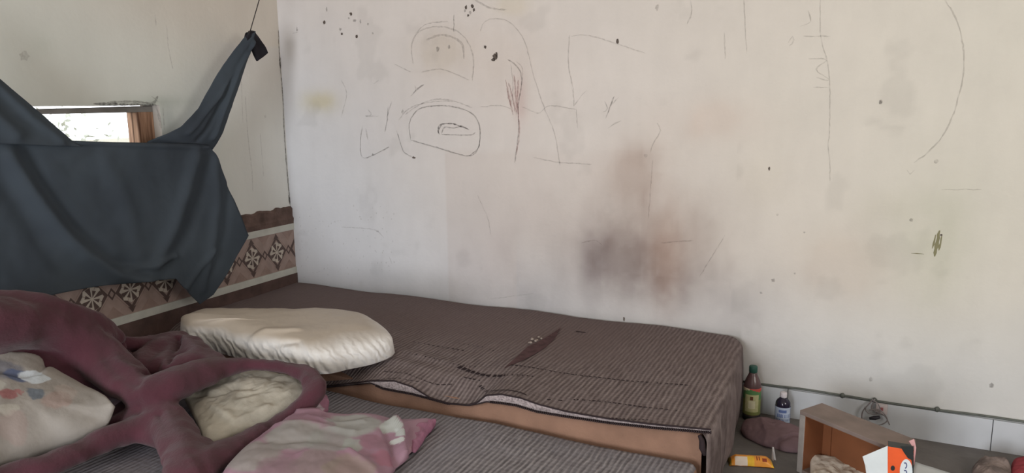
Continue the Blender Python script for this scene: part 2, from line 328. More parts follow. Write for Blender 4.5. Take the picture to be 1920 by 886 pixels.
# remaining shell
M_plain = mat('plain_plaster', (205, 198, 186), .85, .2, .05, 4, .1, 30)
def slab(name, boxes, m):
    mb = MB()
    for lo, hi in boxes: mb.box(lo, hi)
    return struct(mb.build(name, m))
slab('wall_right', [((5.4, -6.5, 0), (5.52, -3.3, 2.8)), ((5.4, -1.9, 0), (5.52, 0, 2.8)), ((5.4, -3.3, 0), (5.52, -1.9, 1.2)), ((5.4, -3.3, 2.3), (5.52, -1.9, 2.8))], M_plain)
slab('wall_front', [((0, -6.62, 0), (1.3, -6.5, 2.8)), ((2.9, -6.62, 0), (5.4, -6.5, 2.8)), ((1.3, -6.62, 2.25), (2.9, -6.5, 2.8))], M_plain)
slab('ceiling', [((-.14, -6.62, 2.8), (5.52, .1, 2.9))], mat('ceiling_paint', (200, 190, 175), .9, .2, .05, 5))
M_floor = mat('cement_floor', (106, 102, 100), .75, .35, .18, 7, .25, 40)
slab('floor', [((-.14, -6.62, -.1), (5.52, .1, 0))], M_floor)
slab('ground', [((-40, -30, -.35), (-.2, 30, -.3))], mat('outside_ground', (150, 145, 130), .9, .2, .2, 1))

# ------------------------------------------------------------------ window
M_wood = mat('old_window_wood', (150, 112, 88), .7, .3, .3, 9); nt, N, L, p = NT(M_wood)
tc = N.new('ShaderNodeTexCoord'); mp = N.new('ShaderNodeMapping'); mp.inputs['Scale'].default_value = (8, 8, .6); L.new(tc.outputs['Object'], mp.inputs['Vector'])
nn = N.new('ShaderNodeTexNoise'); nn.inputs['Scale'].default_value = 6; nn.inputs['Detail'].default_value = 6; L.new(mp.outputs['Vector'], nn.inputs['Vector'])
cr = N.new('ShaderNodeValToRGB'); cr.color_ramp.elements[0].position = .35; cr.color_ramp.elements[0].color = rgb(105, 74, 58); cr.color_ramp.elements[1].position = .68; cr.color_ramp.elements[1].color = rgb(196, 156, 128)
L.new(nn.outputs['Fac'], cr.inputs['Fac']); L.new(cr.outputs['Color'], p.inputs['Base Color'])
M_greywood = mat('weathered_rail', (140, 136, 132), .8, .2, .2, 12)
wroot = bpy.data.objects.new('window_1', None); COL.objects.link(wroot); wroot.location = (-.07, -1.4, WZ0); struct(wroot)
mb = MB()
jy = at(247, 240, 0, -.10)[1]; jy2 = WU1
mb.box((-.13, jy, WZ0), (-.05, jy2, WZ1-.03)); mb.box((-.13, WU0, WZ0), (-.05, WU0+.07, WZ1-.03)); mb.box((-.13, WU0, WZ0), (-.05, jy2, WZ0+.06))
mb.build('window_frame', M_wood, wroot, .004)
mb = MB(); zt = at(150, 206, 0, -.06)[2]; zb = at(150, 212, 0, -.06)[2]
mb.add([(-.12, WU0, zb-.004), (-.05, WU0, zb-.004), (-.05, jy2, zb), (-.12, jy2, zb), (-.12, WU0, zt-.004), (-.05, WU0, zt-.004), (-.05, jy2, WZ1-.002), (-.12, jy2, WZ1-.002)],
       [(0, 1, 2, 3), (4, 5, 6, 7), (0, 1, 5, 4), (1, 2, 6, 5), (2, 3, 7, 6), (3, 0, 4, 7)])
mb.build('top_rail', M_greywood, wroot, .003)
mb = MB(); mb.box((-.092, WU0+.07, WZ0+.06), (-.088, jy, zb-.002))
gm = bpy.data.materials.new('window_glass'); gm.use_nodes = True; nt, N, L, p = NT(gm)
p.inputs['Transmission Weight'].default_value = 1; p.inputs['Roughness'].default_value = .04; p.inputs['IOR'].default_value = 1.1; p.inputs['Base Color'].default_value = (.97, .98, .98, 1)
mb.build('window_pane', gm, wroot)

# ------------------------------------------------------------------ tile border, wood strip, baseboards
M_tile = mat('tile_ground', (152, 132, 124), .45, .5, .12, 25)
M_tdark = mat('tile_brown', (84, 68, 64), .5, .4, .15, 40); M_tlight = mat('tile_cream', (186, 176, 164), .4, .5, .12, 40); M_stripe = mat('white_stripe', (188, 188, 180), .5, .4, .1, 15)
M_tmid = mat('tile_rose', (143, 122, 114), .5, .4, .12, 30)
mb = MB(); z0, z1, z2, z3 = .414, .452, .682, .7198; yL = -5; TH = .012; e = 0
mb.box((0, yL, z1), (TH, 0, z2), 0); mb.box((0, yL, z0), (TH+.006, 0, z1), 3); mb.box((0, yL, z2), (TH+.006, 0, z3), 3)
cyc = .192; zc = (z1+z2)/2
def poly(pts, off, mi): mb.add([(TH+off, y, z) for y, z in pts], [tuple(range(len(pts)))], mi)
def ring(cy, cz, hw, hh, t, off, mi):
    o_ = [(cy-hw, cz), (cy, cz+hh), (cy+hw, cz), (cy, cz-hh)]; k = 1-t
    i_ = [(cy+(y-cy)*k, cz+(z-cz)*k) for y, z in o_]
    for a in range(4):
        b = (a+1) % 4; poly([o_[a], o_[b], i_[b], i_[a]], off, mi)
k = 0
for i in range(-1, 26):
    cy = -.151-cyc*i+.0
    if cy > .06: continue
    clip = lambda P: [(min(y, -.0005), z) for y, z in P]
    hw, hh = .078, .098
    full = cy+hw < 0
    if full:
        ring(cy, zc, hw, hh, .24, .0006, 1); ring(cy, zc, hw*1.18, hh*1.12, .05, .0006, 4)
        for s in range(8):   # pinwheel: eight light petals with dark wedges between them
            a0 = math.pi*2*s/8; r0 = .050
            P_ = [(cy, zc), (cy+r0*math.cos(a0-.36)*.95, zc+r0*math.sin(a0-.36)*1.1), (cy+r0*1.12*math.cos(a0), zc+r0*1.12*math.sin(a0)*1.1), (cy+r0*math.cos(a0+.36)*.95, zc+r0*math.sin(a0+.36)*1.1)]
            poly(P_, .0009, 2)
            a1 = a0+math.pi/8; rr = .050 if s % 2 == 0 else .036
            poly([(cy+.006*math.cos(a1), zc+.006*math.sin(a1)), (cy+rr*math.cos(a1-.28), zc+rr*1.1*math.sin(a1-.22)), (cy+rr*math.cos(a1+.28), zc+rr*1.1*math.sin(a1+.22))], .0013, 1)
        for sg in (-1, 1):
            poly([(cy-.022, zc+sg*.078), (cy, zc+sg*.112), (cy+.022, zc+sg*.078), (cy, zc+sg*.09)], .0012, 1)
    xm = cy+cyc/2
    if xm+.02 < 0:
        ring(xm, zc, .022, .03, .45, .0007, 1)
        for sg in (-1, 1):
            poly([(xm-.05, zc+sg*.113), (xm+.05, zc+sg*.113), (xm, zc+sg*.06)], .0005, 4)
    else:
        poly([(-.045, zc), (-.001, zc+.06), (-.001, zc+.035), (-.022, zc), (-.001, zc-.035), (-.001, zc-.06)], .0006, 1)
struct(mb.build('trim_1', [M_tile, M_tdark, M_tlight, M_stripe, M_tmid]))
M_strip = mat('rough_brown_wood', (98, 80, 74), .85, .2, .35, 14, .5, 60); nt, N, L, p = NT(M_strip)
mb = MB(); n = 240; ys = np.linspace(-5, 0, n); rows = []
top = [.822+.010*fbm(y*14, 3)+.004*fbm(y*60, 9) for y in ys]
A_ = np.array([[(0.016, y, z3) for y in ys], [(0.020, y, z3+.03) for y in ys], [(0.012, y, z3+.045) for y in ys], [(0.014, y, t-.012) for y, t in zip(ys, top)], [(0.0015, y, t) for y, t in zip(ys, top)]])
mb.grid(A_, 0, False); struct(mb.build('trim_2', M_strip))
mb = MB(); mb.box((0, -5, 0), (.02, 0, z0)); struct(mb.build('baseboard_left', mat('brown_baseboard', (84, 66, 62), .7, .3, .3, 10, .3, 50)))
M_skirt = mat('skirting_tile', (190, 194, 200), .5, .4, .06, 8)
mb = MB(); xs = [0, .75, 1.43, 2.13, 2.857, 3.634, 4.3, 5.4]
for a, b in zip(xs[:-1], xs[1:]): mb.box((a+.0015, -.012, 0), (b-.0015, 0, .132))
mb.box((0, -.006, 0), (5.4, 0, .130), 1)
struct(mb.build('baseboard_back', [M_skirt, mat('dark_joint', (70, 72, 72), .9)], None, .001))

# ------------------------------------------------------------------ cable along the back wall
M_cable = mat('grey_cable', (92, 96, 92), .6, .3, .2, 40)
mb = MB(); pts = []
for x in np.linspace(2.66, 5.3, 110): pts.append((x, -.008, .1400+.0022*math.sin(x*9)+.0015*fbm(x*7, 1)))
mb.tube(pts, .0052, 0, 8)
for px in (1580, 1757, 1640):
    q = at(px, 737+(px-1580)*.157, 1, 0); mb.lathe([(.004, -.012), (.009, -.006), (.010, .004), (.004, .010)], 10, 0, None, (q[0], -.009, .142))
tag(mb.build('wall_cable', M_cable), 'thin grey cable running along the back wall just above the white skirting', 'cable')
c0 = at(1637, 750, 1, -.02)
tg = empty('cable_tangle', (c0[0], -.03, .1), 'tangled grey wire and small socket at the back wall above the wooden drawer', 'wire')
mb = MB()
def wl(pts, r, y=-.03, mb_=None, n=6):
    P_ = [at(px, py, 1, y-.004*(i % 3)) for i, (px, py) in enumerate(pts)]; (mb_ or mb).tube(catmull(P_, n), r, 0, 6)
wl([(1637, 748), (1628, 758), (1618, 770), (1616, 785), (1622, 800)], .0028); wl([(1640, 748), (1634, 765), (1645, 772), (1660, 780), (1668, 796)], .0028, -.034)
wl([(1636, 750), (1646, 756), (1650, 770), (1640, 776), (1626, 772), (1622, 762)], .0024, -.038); wl([(1630, 768), (1650, 768), (1664, 786), (1650, 796), (1632, 792)], .0024, -.042)
mb.build('wire_loop', mat('dull_wire', (128, 122, 124), .5, .4, .2, 40), tg)
mb = MB(); q = at(1653, 765, 1, -.02); mb.box((q[0]-.022, -.034, q[2]-.02), (q[0]+.022, -.0125, q[2]+.02)); mb.box((q[0]-.006, -.037, q[2]-.004), (q[0]+.006, -.034, q[2]+.010), 1)
mb.build('socket', [mat('socket_white', (196, 186, 188), .5), mat('socket_red', (150, 90, 92), .5)], tg, .003)
mb = MB(); q = at(1640, 783, 1, -.045); mb.tube([q+np.array([-.02, 0, -.006]), q, q+np.array([.02, 0, .008])], [.006, .010, .006], 0, 8)
mb.build('connector', mat('dark_plug', (46, 44, 52), .5), tg)

# ------------------------------------------------------------------ fabric materials
def ribbed(name, base, dark, light, period, dark_tone, contrast=.5, fade=False):
    m = bpy.data.materials.new(name); m.use_nodes = True; nt, N, L, p = NT(m)
    tc = N.new('ShaderNodeTexCoord')
    w = N.new('ShaderNodeTexWave'); w.wave_type = 'BANDS'; w.bands_direction = 'X'; w.inputs['Scale'].default_value = .314/period; w.inputs['Distortion'].default_value = 2.4; w.inputs['Detail'].default_value = 2; w.inputs['Detail Scale'].default_value = .6
    L.new(tc.outputs['Object'], w.inputs['Vector'])
    w2 = N.new('ShaderNodeTexWave'); w2.wave_type = 'BANDS'; w2.bands_direction = 'Y'; w2.inputs['Scale'].default_value = .314/(period*1.1); w2.inputs['Distortion'].default_value = 2.5; w2.inputs['Detail Scale'].default_value = 3
    L.new(tc.outputs['Object'], w2.inputs['Vector'])
    n = N.new('ShaderNodeTexNoise'); n.inputs['Scale'].default_value = 4; n.inputs['Detail'].default_value = 7; L.new(tc.outputs['Object'], n.inputs['Vector'])
    n2 = N.new('ShaderNodeTexNoise'); n2.inputs['Scale'].default_value = 8; n2.inputs['Detail'].default_value = 6; mpp = N.new('ShaderNodeMapping'); mpp.inputs['Scale'].default_value = (14, 2.2, 3); L.new(tc.outputs['Object'], mpp.inputs['Vector']); L.new(mpp.outputs['Vector'], n2.inputs['Vector'])
    mul = N.new('ShaderNodeMath'); mul.operation = 'MULTIPLY_ADD'; L.new(w2.outputs['Fac'], mul.inputs[0]); mul.inputs[1].default_value = .14; wsc_ = N.new('ShaderNodeMath'); wsc_.operation = 'MULTIPLY'; wsc_.inputs[1].default_value = .65; L.new(w.outputs['Fac'], wsc_.inputs[0]); L.new(wsc_.outputs[0], mul.inputs[2])
    ad = N.new('ShaderNodeMath'); ad.operation = 'MULTIPLY_ADD'; L.new(n2.outputs['Fac'], ad.inputs[0]); ad.inputs[1].default_value = 1.5; L.new(mul.outputs[0], ad.inputs[2])
    cr = N.new('ShaderNodeValToRGB'); e = cr.color_ramp.elements
    e[0].position = .28; e[0].color = rgb(*dark); e[1].position = .86; e[1].color = rgb(*light); q = e.new(.55); q.color = rgb(*base)
    mr0 = N.new('ShaderNodeMath'); mr0.operation = 'MULTIPLY'; mr0.inputs[1].default_value = .42; L.new(ad.outputs[0], mr0.inputs[0]); L.new(mr0.outputs[0], cr.inputs['Fac'])
    mix = N.new('ShaderNodeMix'); mix.data_type = 'RGBA'; mix.inputs[7].default_value = rgb(*dark_tone); L.new(cr.outputs['Color'], mix.inputs[6])
    sep = N.new('ShaderNodeSeparateXYZ'); L.new(tc.outputs['Object'], sep.inputs[0])
    if fade:   # the pile is worn flat and grimy toward the wall and the far end
        a = N.new('ShaderNodeMapRange'); a.inputs['From Min'].default_value = -.78; a.inputs['From Max'].default_value = -.45; a.inputs['To Min'].default_value = 0; a.inputs['To Max'].default_value = .8; L.new(sep.outputs['Y'], a.inputs['Value'])
        b = N.new('ShaderNodeMapRange'); b.inputs['From Min'].default_value = 2.35; b.inputs['From Max'].default_value = 2.05; b.inputs['To Min'].default_value = .35; b.inputs['To Max'].default_value = 1; L.new(sep.outputs['X'], b.inputs['Value'])
        c = N.new('ShaderNodeMath'); c.operation = 'MULTIPLY'; L.new(a.outputs[0], c.inputs[0]); L.new(b.outputs[0], c.inputs[1])
        d = N.new('ShaderNodeMath'); d.operation = 'MULTIPLY_ADD'; d.use_clamp = True; L.new(n.outputs['Fac'], d.inputs[0]); d.inputs[1].default_value = .25; L.new(c.outputs[0], d.inputs[2]); fac = d.outputs[0]
    else:
        d = N.new('ShaderNodeMapRange'); d.inputs['From Min'].default_value = .42; d.inputs['From Max'].default_value = .7; d.inputs['To Max'].default_value = .6; L.new(n.outputs['Fac'], d.inputs['Value']); fac = d.outputs[0]
        if name == 'near_mattress_cover':
            a = N.new('ShaderNodeMapRange'); a.inputs['From Min'].default_value = 2.0; a.inputs['From Max'].default_value = 1.6; a.inputs['To Min'].default_value = 0; a.inputs['To Max'].default_value = .9; L.new(sep.outputs['X'], a.inputs['Value'])
            mx_ = N.new('ShaderNodeMath'); mx_.operation = 'MAXIMUM'; L.new(fac, mx_.inputs[0]); L.new(a.outputs[0], mx_.inputs[1]); fac = mx_.outputs[0]
    L.new(fac, mix.inputs[0])
    L.new(mix.outputs[2], p.inputs['Base Color']); p.inputs['Roughness'].default_value = .95; p.inputs['Specular IOR Level'].default_value = .1
    b = N.new('ShaderNodeBump'); b.inputs['Strength'].default_value = contrast; b.inputs['Distance'].default_value = .006; L.new(ad.outputs[0], b.inputs['Height']); L.new(b.outputs['Normal'], p.inputs['Normal'])
    return m
M_cover1 = ribbed('far_mattress_cover', (126, 115, 115), (90, 80, 80), (160, 150, 148), .0185, (114, 101, 100), .5, True)
M_cover2 = ribbed('near_mattress_cover', (142, 138, 142), (102, 98, 102), (178, 174, 176), .019, (128, 125, 132), .6)
M_foam = mat('tan_foam', (138, 108, 92), .95, .1, .14, 9, .25, 150)
M_dark = mat('dark_thread', (52, 44, 46), .95, .05, .2, 60); M_lining = mat('light_lining', (162, 150, 150), .9, .1, .45, 120, .4, 200); M_torn = mat('torn_backing', (88, 68, 70), .95, .1, .3, 30)

# ------------------------------------------------------------------ far mattress
TOP1 = .355; XR = 2.66; YF = -1.075
hem_px = [(500, 734), (560, 729), (622, 722), (695, 713), (740, 713), (774, 724), (808, 745), (842, 755), (879, 758), (896, 753), (912, 740), (941, 738), (977, 745), (1011, 757), (1062, 770), (1144, 784), (1225, 794), (1333, 804)]
hem = np.array([at(x, y, 1, YF-.012) for x, y in hem_px])
hx = hem[:, 0]; hz = hem[:, 2]
low_px = [(500, 735), (560, 730), (622, 724), (695, 717), (720, 728), (774, 738), (808, 747), (842, 756), (879, 759), (896, 756), (912, 752), (941, 755), (968, 759), (1008, 771), (1062, 780), (1144, 792), (1225, 801), (1333, 810)]
low = np.array([at(x, y, 1, YF-.008) for x, y in low_px])
mat1 = empty('mattress', (1.33, -.53, 0), 'long worn brown mattress against the stained wall, its cover slit and wavy at the hem', 'mattress')
mb = MB(); FX = np.linspace(.022, XR+.03, 220); FZ = np.minimum(np.interp(FX, hx, hz), np.interp(FX, low[:, 0], low[:, 2]))-.002; FZ = np.minimum(FZ-.004, TOP1-.013)
mb.box((.022, YF+.02, 0), (XR-.03, -.04, .30)); mb.grid(np.array([[(x, YF+.006, 0) for x in FX], [(x, YF+.006, z-.012) for x, z in zip(FX, FZ)], [(x, YF+.010, z-.003) for x, z in zip(FX, FZ)], [(x, YF+.02, z-.004) for x, z in zip(FX, FZ)], [(x, YF+.06, z-.022) for x, z in zip(FX, FZ)], [(x, YF+.10, .28) for x in FX]]), 0, True)
mb.build('foam_core', M_foam, mat1)
ny, nxx = 90, 330
yy = np.linspace(0, 1, ny)**.8
xs_ = np.linspace(.022, XR-.045, nxx)
def ztop(x, y):
    h = np.interp(x, hx, hz)-TOP1; d = np.clip((y-YF)/.30, 0, 1); k = (1-d)**2
    z = TOP1+k*h+.004*math.sin(x*9+y*4)*(1-k)+.003*fbm(x, y, 0, 5)
    # dimple ridges spreading from the wavy hem
    z += .006*math.exp(-((y-YF-.12)/.05)**2)*math.exp(-((x-1.72)/.12)**2)
    z += .004*math.sin(y*60+x*9)*math.exp(-((x-1.45)/.22)**2-((y+.86)/.12)**2)
    z -= .006*math.exp(-((y-YF)/.02)**2)*0
    return z
XSK = lambda y: .062*min(1, max(0, -y/1.09))
P_ = np.zeros((ny, nxx+16, 3))
for i, t in enumerate(yy):
    y = YF-.014+(-.018-(YF-.014))*t
    sh = XSK(y); 
    for j, x in enumerate(xs_): P_[i, j] = (x+sh*(x/XR)**6, y, ztop(x, y))
    ze = P_[i, nxx-1, 2]
    R_ = .045; sag = .008*fbm(y*3, 5)
    for q in range(8):
        a = math.pi/2*(q+1)/8; P_[i, nxx+q] = (sh+XR-.045+R_*math.sin(a), y, ze-R_+R_*math.cos(a))
    for q in range(8):
        f_ = (q+1)/8; P_[i, nxx+8+q] = (sh+XR+.006*math.sin(f_*math.pi)+(.012*math.sin(y*14+1)*f_*.5+sag)*min(1, max(0, (-.2-y)/.2)), y+0, (ze-R_)*(1-f_)+.012*f_)
# round the back right corner and the front right corner in plan
for i in range(ny):
    y = P_[i, 0, 1]
    for lim, sg in ((-.018, 1), (YF-.014, -1)):
        d = abs(lim-y); Rr = .05 if sg > 0 else .012
        if d < Rr:
            ins = Rr-math.sqrt(max(0, Rr**2-(Rr-d)**2))
            P_[i, nxx-6:, 0] -= ins*np.linspace(0, 1, 22)[:].clip(0, .45)/.45
mb = MB(); mb.grid(P_, 0, True)
def on_top(x, y, off): return (x, y, ztop(x, y)+off)
def ribbon_top(mb, pts, w, mi, dash=None, off=.0018):
    Q = np.array([at(px, py, 2, TOP1)[:2] for px, py in pts]); Q = resample(catmull(Q, 5) if len(Q) > 2 else Q, max(4, int(np.linalg.norm(np.diff(Q, axis=0), axis=1).sum()/.006)))
    T = np.gradient(Q, axis=0); T /= np.linalg.norm(T, axis=1, keepdims=True); Nn = np.stack([-T[:, 1], T[:, 0]], 1)
    for i in range(len(Q)-1):
        if dash and (i % dash[0]) >= dash[1]: continue
        if dash and rng.uniform() < .15: continue
        w0, w1 = w/2*rng.uniform(.6, 1.2), w/2*rng.uniform(.6, 1.2)
        mb.add([on_top(*(Q[i]+Nn[i]*w0), off), on_top(*(Q[i]-Nn[i]*w0), off), on_top(*(Q[i+1]-Nn[i+1]*w1), off), on_top(*(Q[i+1]+Nn[i+1]*w1), off)], [(0, 1, 2, 3)], mi)
ribbon_top(mb, [(958, 686), (1100, 704), (1290, 724)], .0075, 1, (3, 2)); ribbon_top(mb, [(1015, 746), (1058, 748)], .007, 1, (3, 2)); ribbon_top(mb, [(1072, 746), (1150, 752), (1200, 760), (1270, 771)], .007, 1, (3, 2))
ribbon_top(mb, [(1140, 779), (1215, 786)], .006, 1, (2, 1)); ribbon_top(mb, [(775, 641), (810, 646), (870, 655)], .008, 1, (4, 2)); ribbon_top(mb, [(780, 665), (850, 680), (900, 686)], .006, 1, (4, 1)); ribbon_top(mb, [(720, 688), (760, 695), (800, 704), (850, 706)], .004, 1, (4, 3)); ribbon_top(mb, [(650, 694), (720, 700), (790, 706)], .004, 1, (4, 3))
ribbon_top(mb, [(860, 684), (880, 691), (910, 699), (950, 704)], .020, 1, (4, 3)); ribbon_top(mb, [(950, 704), (1000, 708)], .010, 1, (3, 1)); ribbon_top(mb, [(870, 700), (900, 706)], .007, 1, (3, 2)); ribbon_top(mb, [(900, 712), (912, 722)], .012, 1, (2, 1)); ribbon_top(mb, [(912, 731), (965, 737), (1010, 752)], .007, 1)
ribbon_top(mb, [(1080, 620), (1098, 622)], .012, 1); ribbon_top(mb, [(860, 642), (905, 650), (930, 660)], .005, 1, (4, 1))
mb.build('cover', [M_cover1, M_dark], mat1)
# turned-up hem: pale lining strip and knobbly edge
mb = MB(); n = 260; X = np.linspace(hx[0], hx[-1], n)
zh = np.interp(X, hx, hz)-.001; zl = np.minimum(np.interp(X, low[:, 0], low[:, 2]), zh-.003)
rows = np.array([[(x, YF-.016, z) for x, z in zip(X, zh)], [(x, YF-.014, z) for x, z in zip(X, (zh*.6+zl*.4))], [(x, YF-.006, z) for x, z in zip(X, zl)]])
mb.grid(rows, 0, True); hemo = mb.build('hem_lining', M_lining, mat1)
mb = MB(); mb.tube([(x, YF-.015, z+.001) for x, z in zip(X, zh)], .0034, 0, 6)
mb.tube([(x, YF-.008, z-.001) for x, z in zip(X, zl)], .0026, 0, 6)
for i in range(0, n):   # stitches of the overlocked edge
    x = X[i]
    if 1.92 < x or (1.4 < x < 1.75): mb.box((x-.0022, YF-.019, zl[i]-.001), (x+.0022, YF-.012, zl[i]+.006))
yq = YF-.014
mb.tube([(XR+.025, YF-.014, .345), (XR+.034, YF-.017, .33), (XR+.036, YF-.016, .305), (XR+.044, YF-.015, .28)], [.006, .009, .011, .006], 0, 8)
mb.build('hem_piping', M_dark, hemo)
# the slit
mb = MB()
def flat_top(pts, mi, off): mb.add([on_top(*at(px, py, 2, TOP1)[:2], off) for px, py in pts], [tuple(range(len(pts)))], mi)
for (a, b) in (([(944, 692), (972, 668), (990, 651), (1006, 645), (1002, 667), (980, 679)], 0), ([(1006, 645), (1030, 630), (1052, 614), (1040, 636), (1022, 654), (1002, 667)], 0)): flat_top(a, b, .0032)
slo = mb.build('slit', M_torn, mat1)
mb = MB()
for k in range(7):
    q = at(992+k*4+rng.uniform(-2, 2), 648-k*2.2+rng.uniform(-4, 4), 2, TOP1); r_ = rng.uniform(.005, .010); c = on_top(q[0], q[1], .004)
    mb.lathe([(r_*.3, 0), (r_, r_*.4), (r_*.8, r_*1.0), (r_*.2, r_*1.3)], 7, 0, None, c)
mb.build('foam_crumbs', mat('foam_crumb', (150, 138, 130), .9), slo)

# ------------------------------------------------------------------ near mattress
TOP2 = .25; YB2 = YF-.022; YF2 = -2.35; XR2 = 2.69
mat2 = empty('mattress', (1.35, -1.7, 0), 'lower grey striped mattress lying in front of the taller wall mattress, under the pink pillow', 'mattress')
mb = MB(); mb.box((.03, YF2+.01, 0), (XR2-.005, YB2-.006, TOP2-.01)); mb.build('foam_core', M_foam, mat2, .01)
mb = MB(); nx2, ny2 = 220, 110; P2 = np.zeros((ny2+4, nx2+5, 3))
for i in range(ny2):
    y = YB2-.012+(YF2-YB2+.012)*i/(ny2-1)
    for j in range(nx2):
        x = .03+(XR2-.06)*j/(nx2-1); P2[i+2, j] = (x, y, TOP2+.004*math.sin(x*7+y*5)+.004*fbm(x, y, 2, 4))
for i in range(2, ny2+2):
    z = P2[i, nx2-1, 2]; y = P2[i, nx2-1, 1]
    for q, (dx, dz) in enumerate(((.012, -.004), (.021, -.014), (.024, -.03), (.024, -.05), (.022, -.075))): P2[i, nx2+q] = (XR2-.03+dx, y, z+dz-.006*math.sin(y*22)*(q > 2))
P2[1] = P2[2]+np.array([0, .007, -.006]); P2[0] = P2[1]+np.array([0, .002, -.03]); P2[ny2+2] = P2[ny2+1]+np.array([0, -.012, -.012]); P2[ny2+3] = P2[ny2+2]+np.array([0, 0, -.1])
mb.grid(P2, 0, True); mb.build('cover', M_cover2, mat2)

# ------------------------------------------------------------------ soft things
def outline_pts(pts, n):
    Q = np.array([at(px, py, 2, z) for px, py, z in pts]); Q = np.vstack([Q, Q[:1]])
    C_ = catmull(np.vstack([Q]), 8); return resample(C_, n+1)[:-1]
def puff(name, pts, h, m, parent=None, floor=None, n=120, rings=34, p=2.4, wr=.006, wsc=9, folds=(), sag=.6, cen=None, edge=.004, bottom=True):
    """stuffed or crumpled cloth form over a closed outline (px,py,height)"""
    O = outline_pts(pts, n); c = O.mean(0) if cen is None else at(*cen, 2, np.mean(O[:, 2]))
    fl = (lambda x, y: floor) if np.isscalar(floor) else floor
    Am = np.c_[O[:, :2]-c[:2], np.ones(len(O))]; pc = np.linalg.lstsq(Am, O[:, 2], rcond=None)[0]
    T = np.zeros((rings+1, n, 3)); B = np.zeros((rings//2+1, n, 3))
    FL = [(np.array([at(px, py, 2, c[2]+h*.5)[:2] for px, py in ln]), w_, a_) for ln, w_, a_ in folds]
    for i in range(rings+1):
        s = (1-(i/rings))  # 1 at rim .. 0 centre
        s = s**.72
        for j in range(n):
            q = c+(O[j]-c)*s; bul = h*(1-s**p)**(1/p*1.1)
            zr = O[j][2]; zp = pc[0]*(q[0]-c[0])+pc[1]*(q[1]-c[1])+pc[2]
            z = zr*s**4+zp*(1-s**4)+bul
            w_ = wr*(noise.fractal(Vector((q[0]*wsc, q[1]*wsc, 1.3)), .9, 2, 4)+.7*(0.5-abs(noise.noise(Vector((q[0]*wsc*1.7, q[1]*wsc*1.1, 7.1)))))*1.2)*(.35+.65*min(1, (1-s)*5))
            T[i, j] = (q[0], q[1], z+w_)
    for ln, wd, am in FL:
        d = segdist(T[..., 0], T[..., 1], ln); g_ = am*np.exp(-(d/wd)**2); T[..., 2] += g_
        out_ = T[..., :2]-c[:2]; out_ /= np.linalg.norm(out_, axis=2, keepdims=True)+1e-6; T[..., :2] += out_*(g_*.9)[..., None]
    if fl is not None:
        for i in range(rings+1):
            for j in range(n): T[i, j, 2] = max(T[i, j, 2], fl(T[i, j, 0], T[i, j, 1])+edge)
    mb = MB(); mb.grid(T, 0, True, True)
    rb = rings//2
    for i in range(rb+1):
        s = 1-.5*(i/rb)
        for j in range(n):
            q = c+(O[j]-c)*s; z = T[0, j, 2]-.02-.5*h*(1-s**3)
            B[i, j] = (q[0], q[1], z)
            if fl is not None: B[i, j, 2] = min(max(B[i, j, 2], fl(q[0], q[1])+.0015), T[0, j, 2])
    B[0] = T[0]
    if bottom: mb.grid(B, 0, True, True); 
    mbv = mb
    # close the bottom and centre
    base = (rings+1)*n+rb*n
    if bottom: mb.f.append(tuple(base+j for j in range(n))); mb.m.append(0); mb.sm.append(False)
    o = mb.build(name, m, parent)
    bm = bmesh.new(); bm.from_mesh(o.data); bmesh.ops.remove_doubles(bm, verts=bm.verts, dist=.0003); bmesh.ops.recalc_face_normals(bm, faces=bm.faces); bm.to_mesh(o.data); bm.free()
    for pl in o.data.polygons: pl.use_smooth = True
    return o
def bed(x, y):
    if x > 2.67 or x < 0: return 0
    return max(ztop(x, max(y, YF))+.003, TOP1) if y > YF-.022 else TOP2+.012

# satin pillow
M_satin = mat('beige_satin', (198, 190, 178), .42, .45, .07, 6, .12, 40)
pil_pts = [(338, 618, .43), (350, 636, .405), (385, 652, .37), (450, 672, .362), (520, 688, .361), (575, 700, .361), (618, 700, .362), (655, 692, .362), (700, 682, .363), (736, 666, .37), (738, 654, .375), (720, 636, .375), (685, 618, .375), (620, 612, .375), (560, 614, .38), (500, 614, .38), (430, 612, .40), (375, 608, .42)]
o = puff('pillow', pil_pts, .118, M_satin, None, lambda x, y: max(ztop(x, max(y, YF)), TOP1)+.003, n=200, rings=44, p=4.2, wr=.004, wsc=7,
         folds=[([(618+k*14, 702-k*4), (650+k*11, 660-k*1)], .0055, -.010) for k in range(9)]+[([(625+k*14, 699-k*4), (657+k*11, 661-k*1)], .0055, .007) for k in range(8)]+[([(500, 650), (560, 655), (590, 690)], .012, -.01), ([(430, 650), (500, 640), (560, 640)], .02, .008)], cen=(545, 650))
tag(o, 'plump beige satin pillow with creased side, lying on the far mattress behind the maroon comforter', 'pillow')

nt, N, L, p = NT(M_satin)   # light painted into the colour by height: dimmer top, brighter side
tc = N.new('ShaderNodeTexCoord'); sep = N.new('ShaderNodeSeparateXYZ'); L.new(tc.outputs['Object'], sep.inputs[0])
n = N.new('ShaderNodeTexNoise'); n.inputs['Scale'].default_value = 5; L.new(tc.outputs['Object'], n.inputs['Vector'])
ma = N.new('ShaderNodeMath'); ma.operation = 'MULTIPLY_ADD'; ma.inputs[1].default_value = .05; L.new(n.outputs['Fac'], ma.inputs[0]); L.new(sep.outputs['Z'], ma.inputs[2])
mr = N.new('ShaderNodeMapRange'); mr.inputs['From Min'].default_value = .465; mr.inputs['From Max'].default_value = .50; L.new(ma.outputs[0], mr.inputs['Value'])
mx = N.new('ShaderNodeMix'); mx.data_type = 'RGBA'; L.new(mr.outputs[0], mx.inputs[0]); mx.inputs[6].default_value = rgb(226, 224, 222); mx.inputs[7].default_value = rgb(184, 172, 158); L.new(mx.outputs[2], p.inputs['Base Color'])
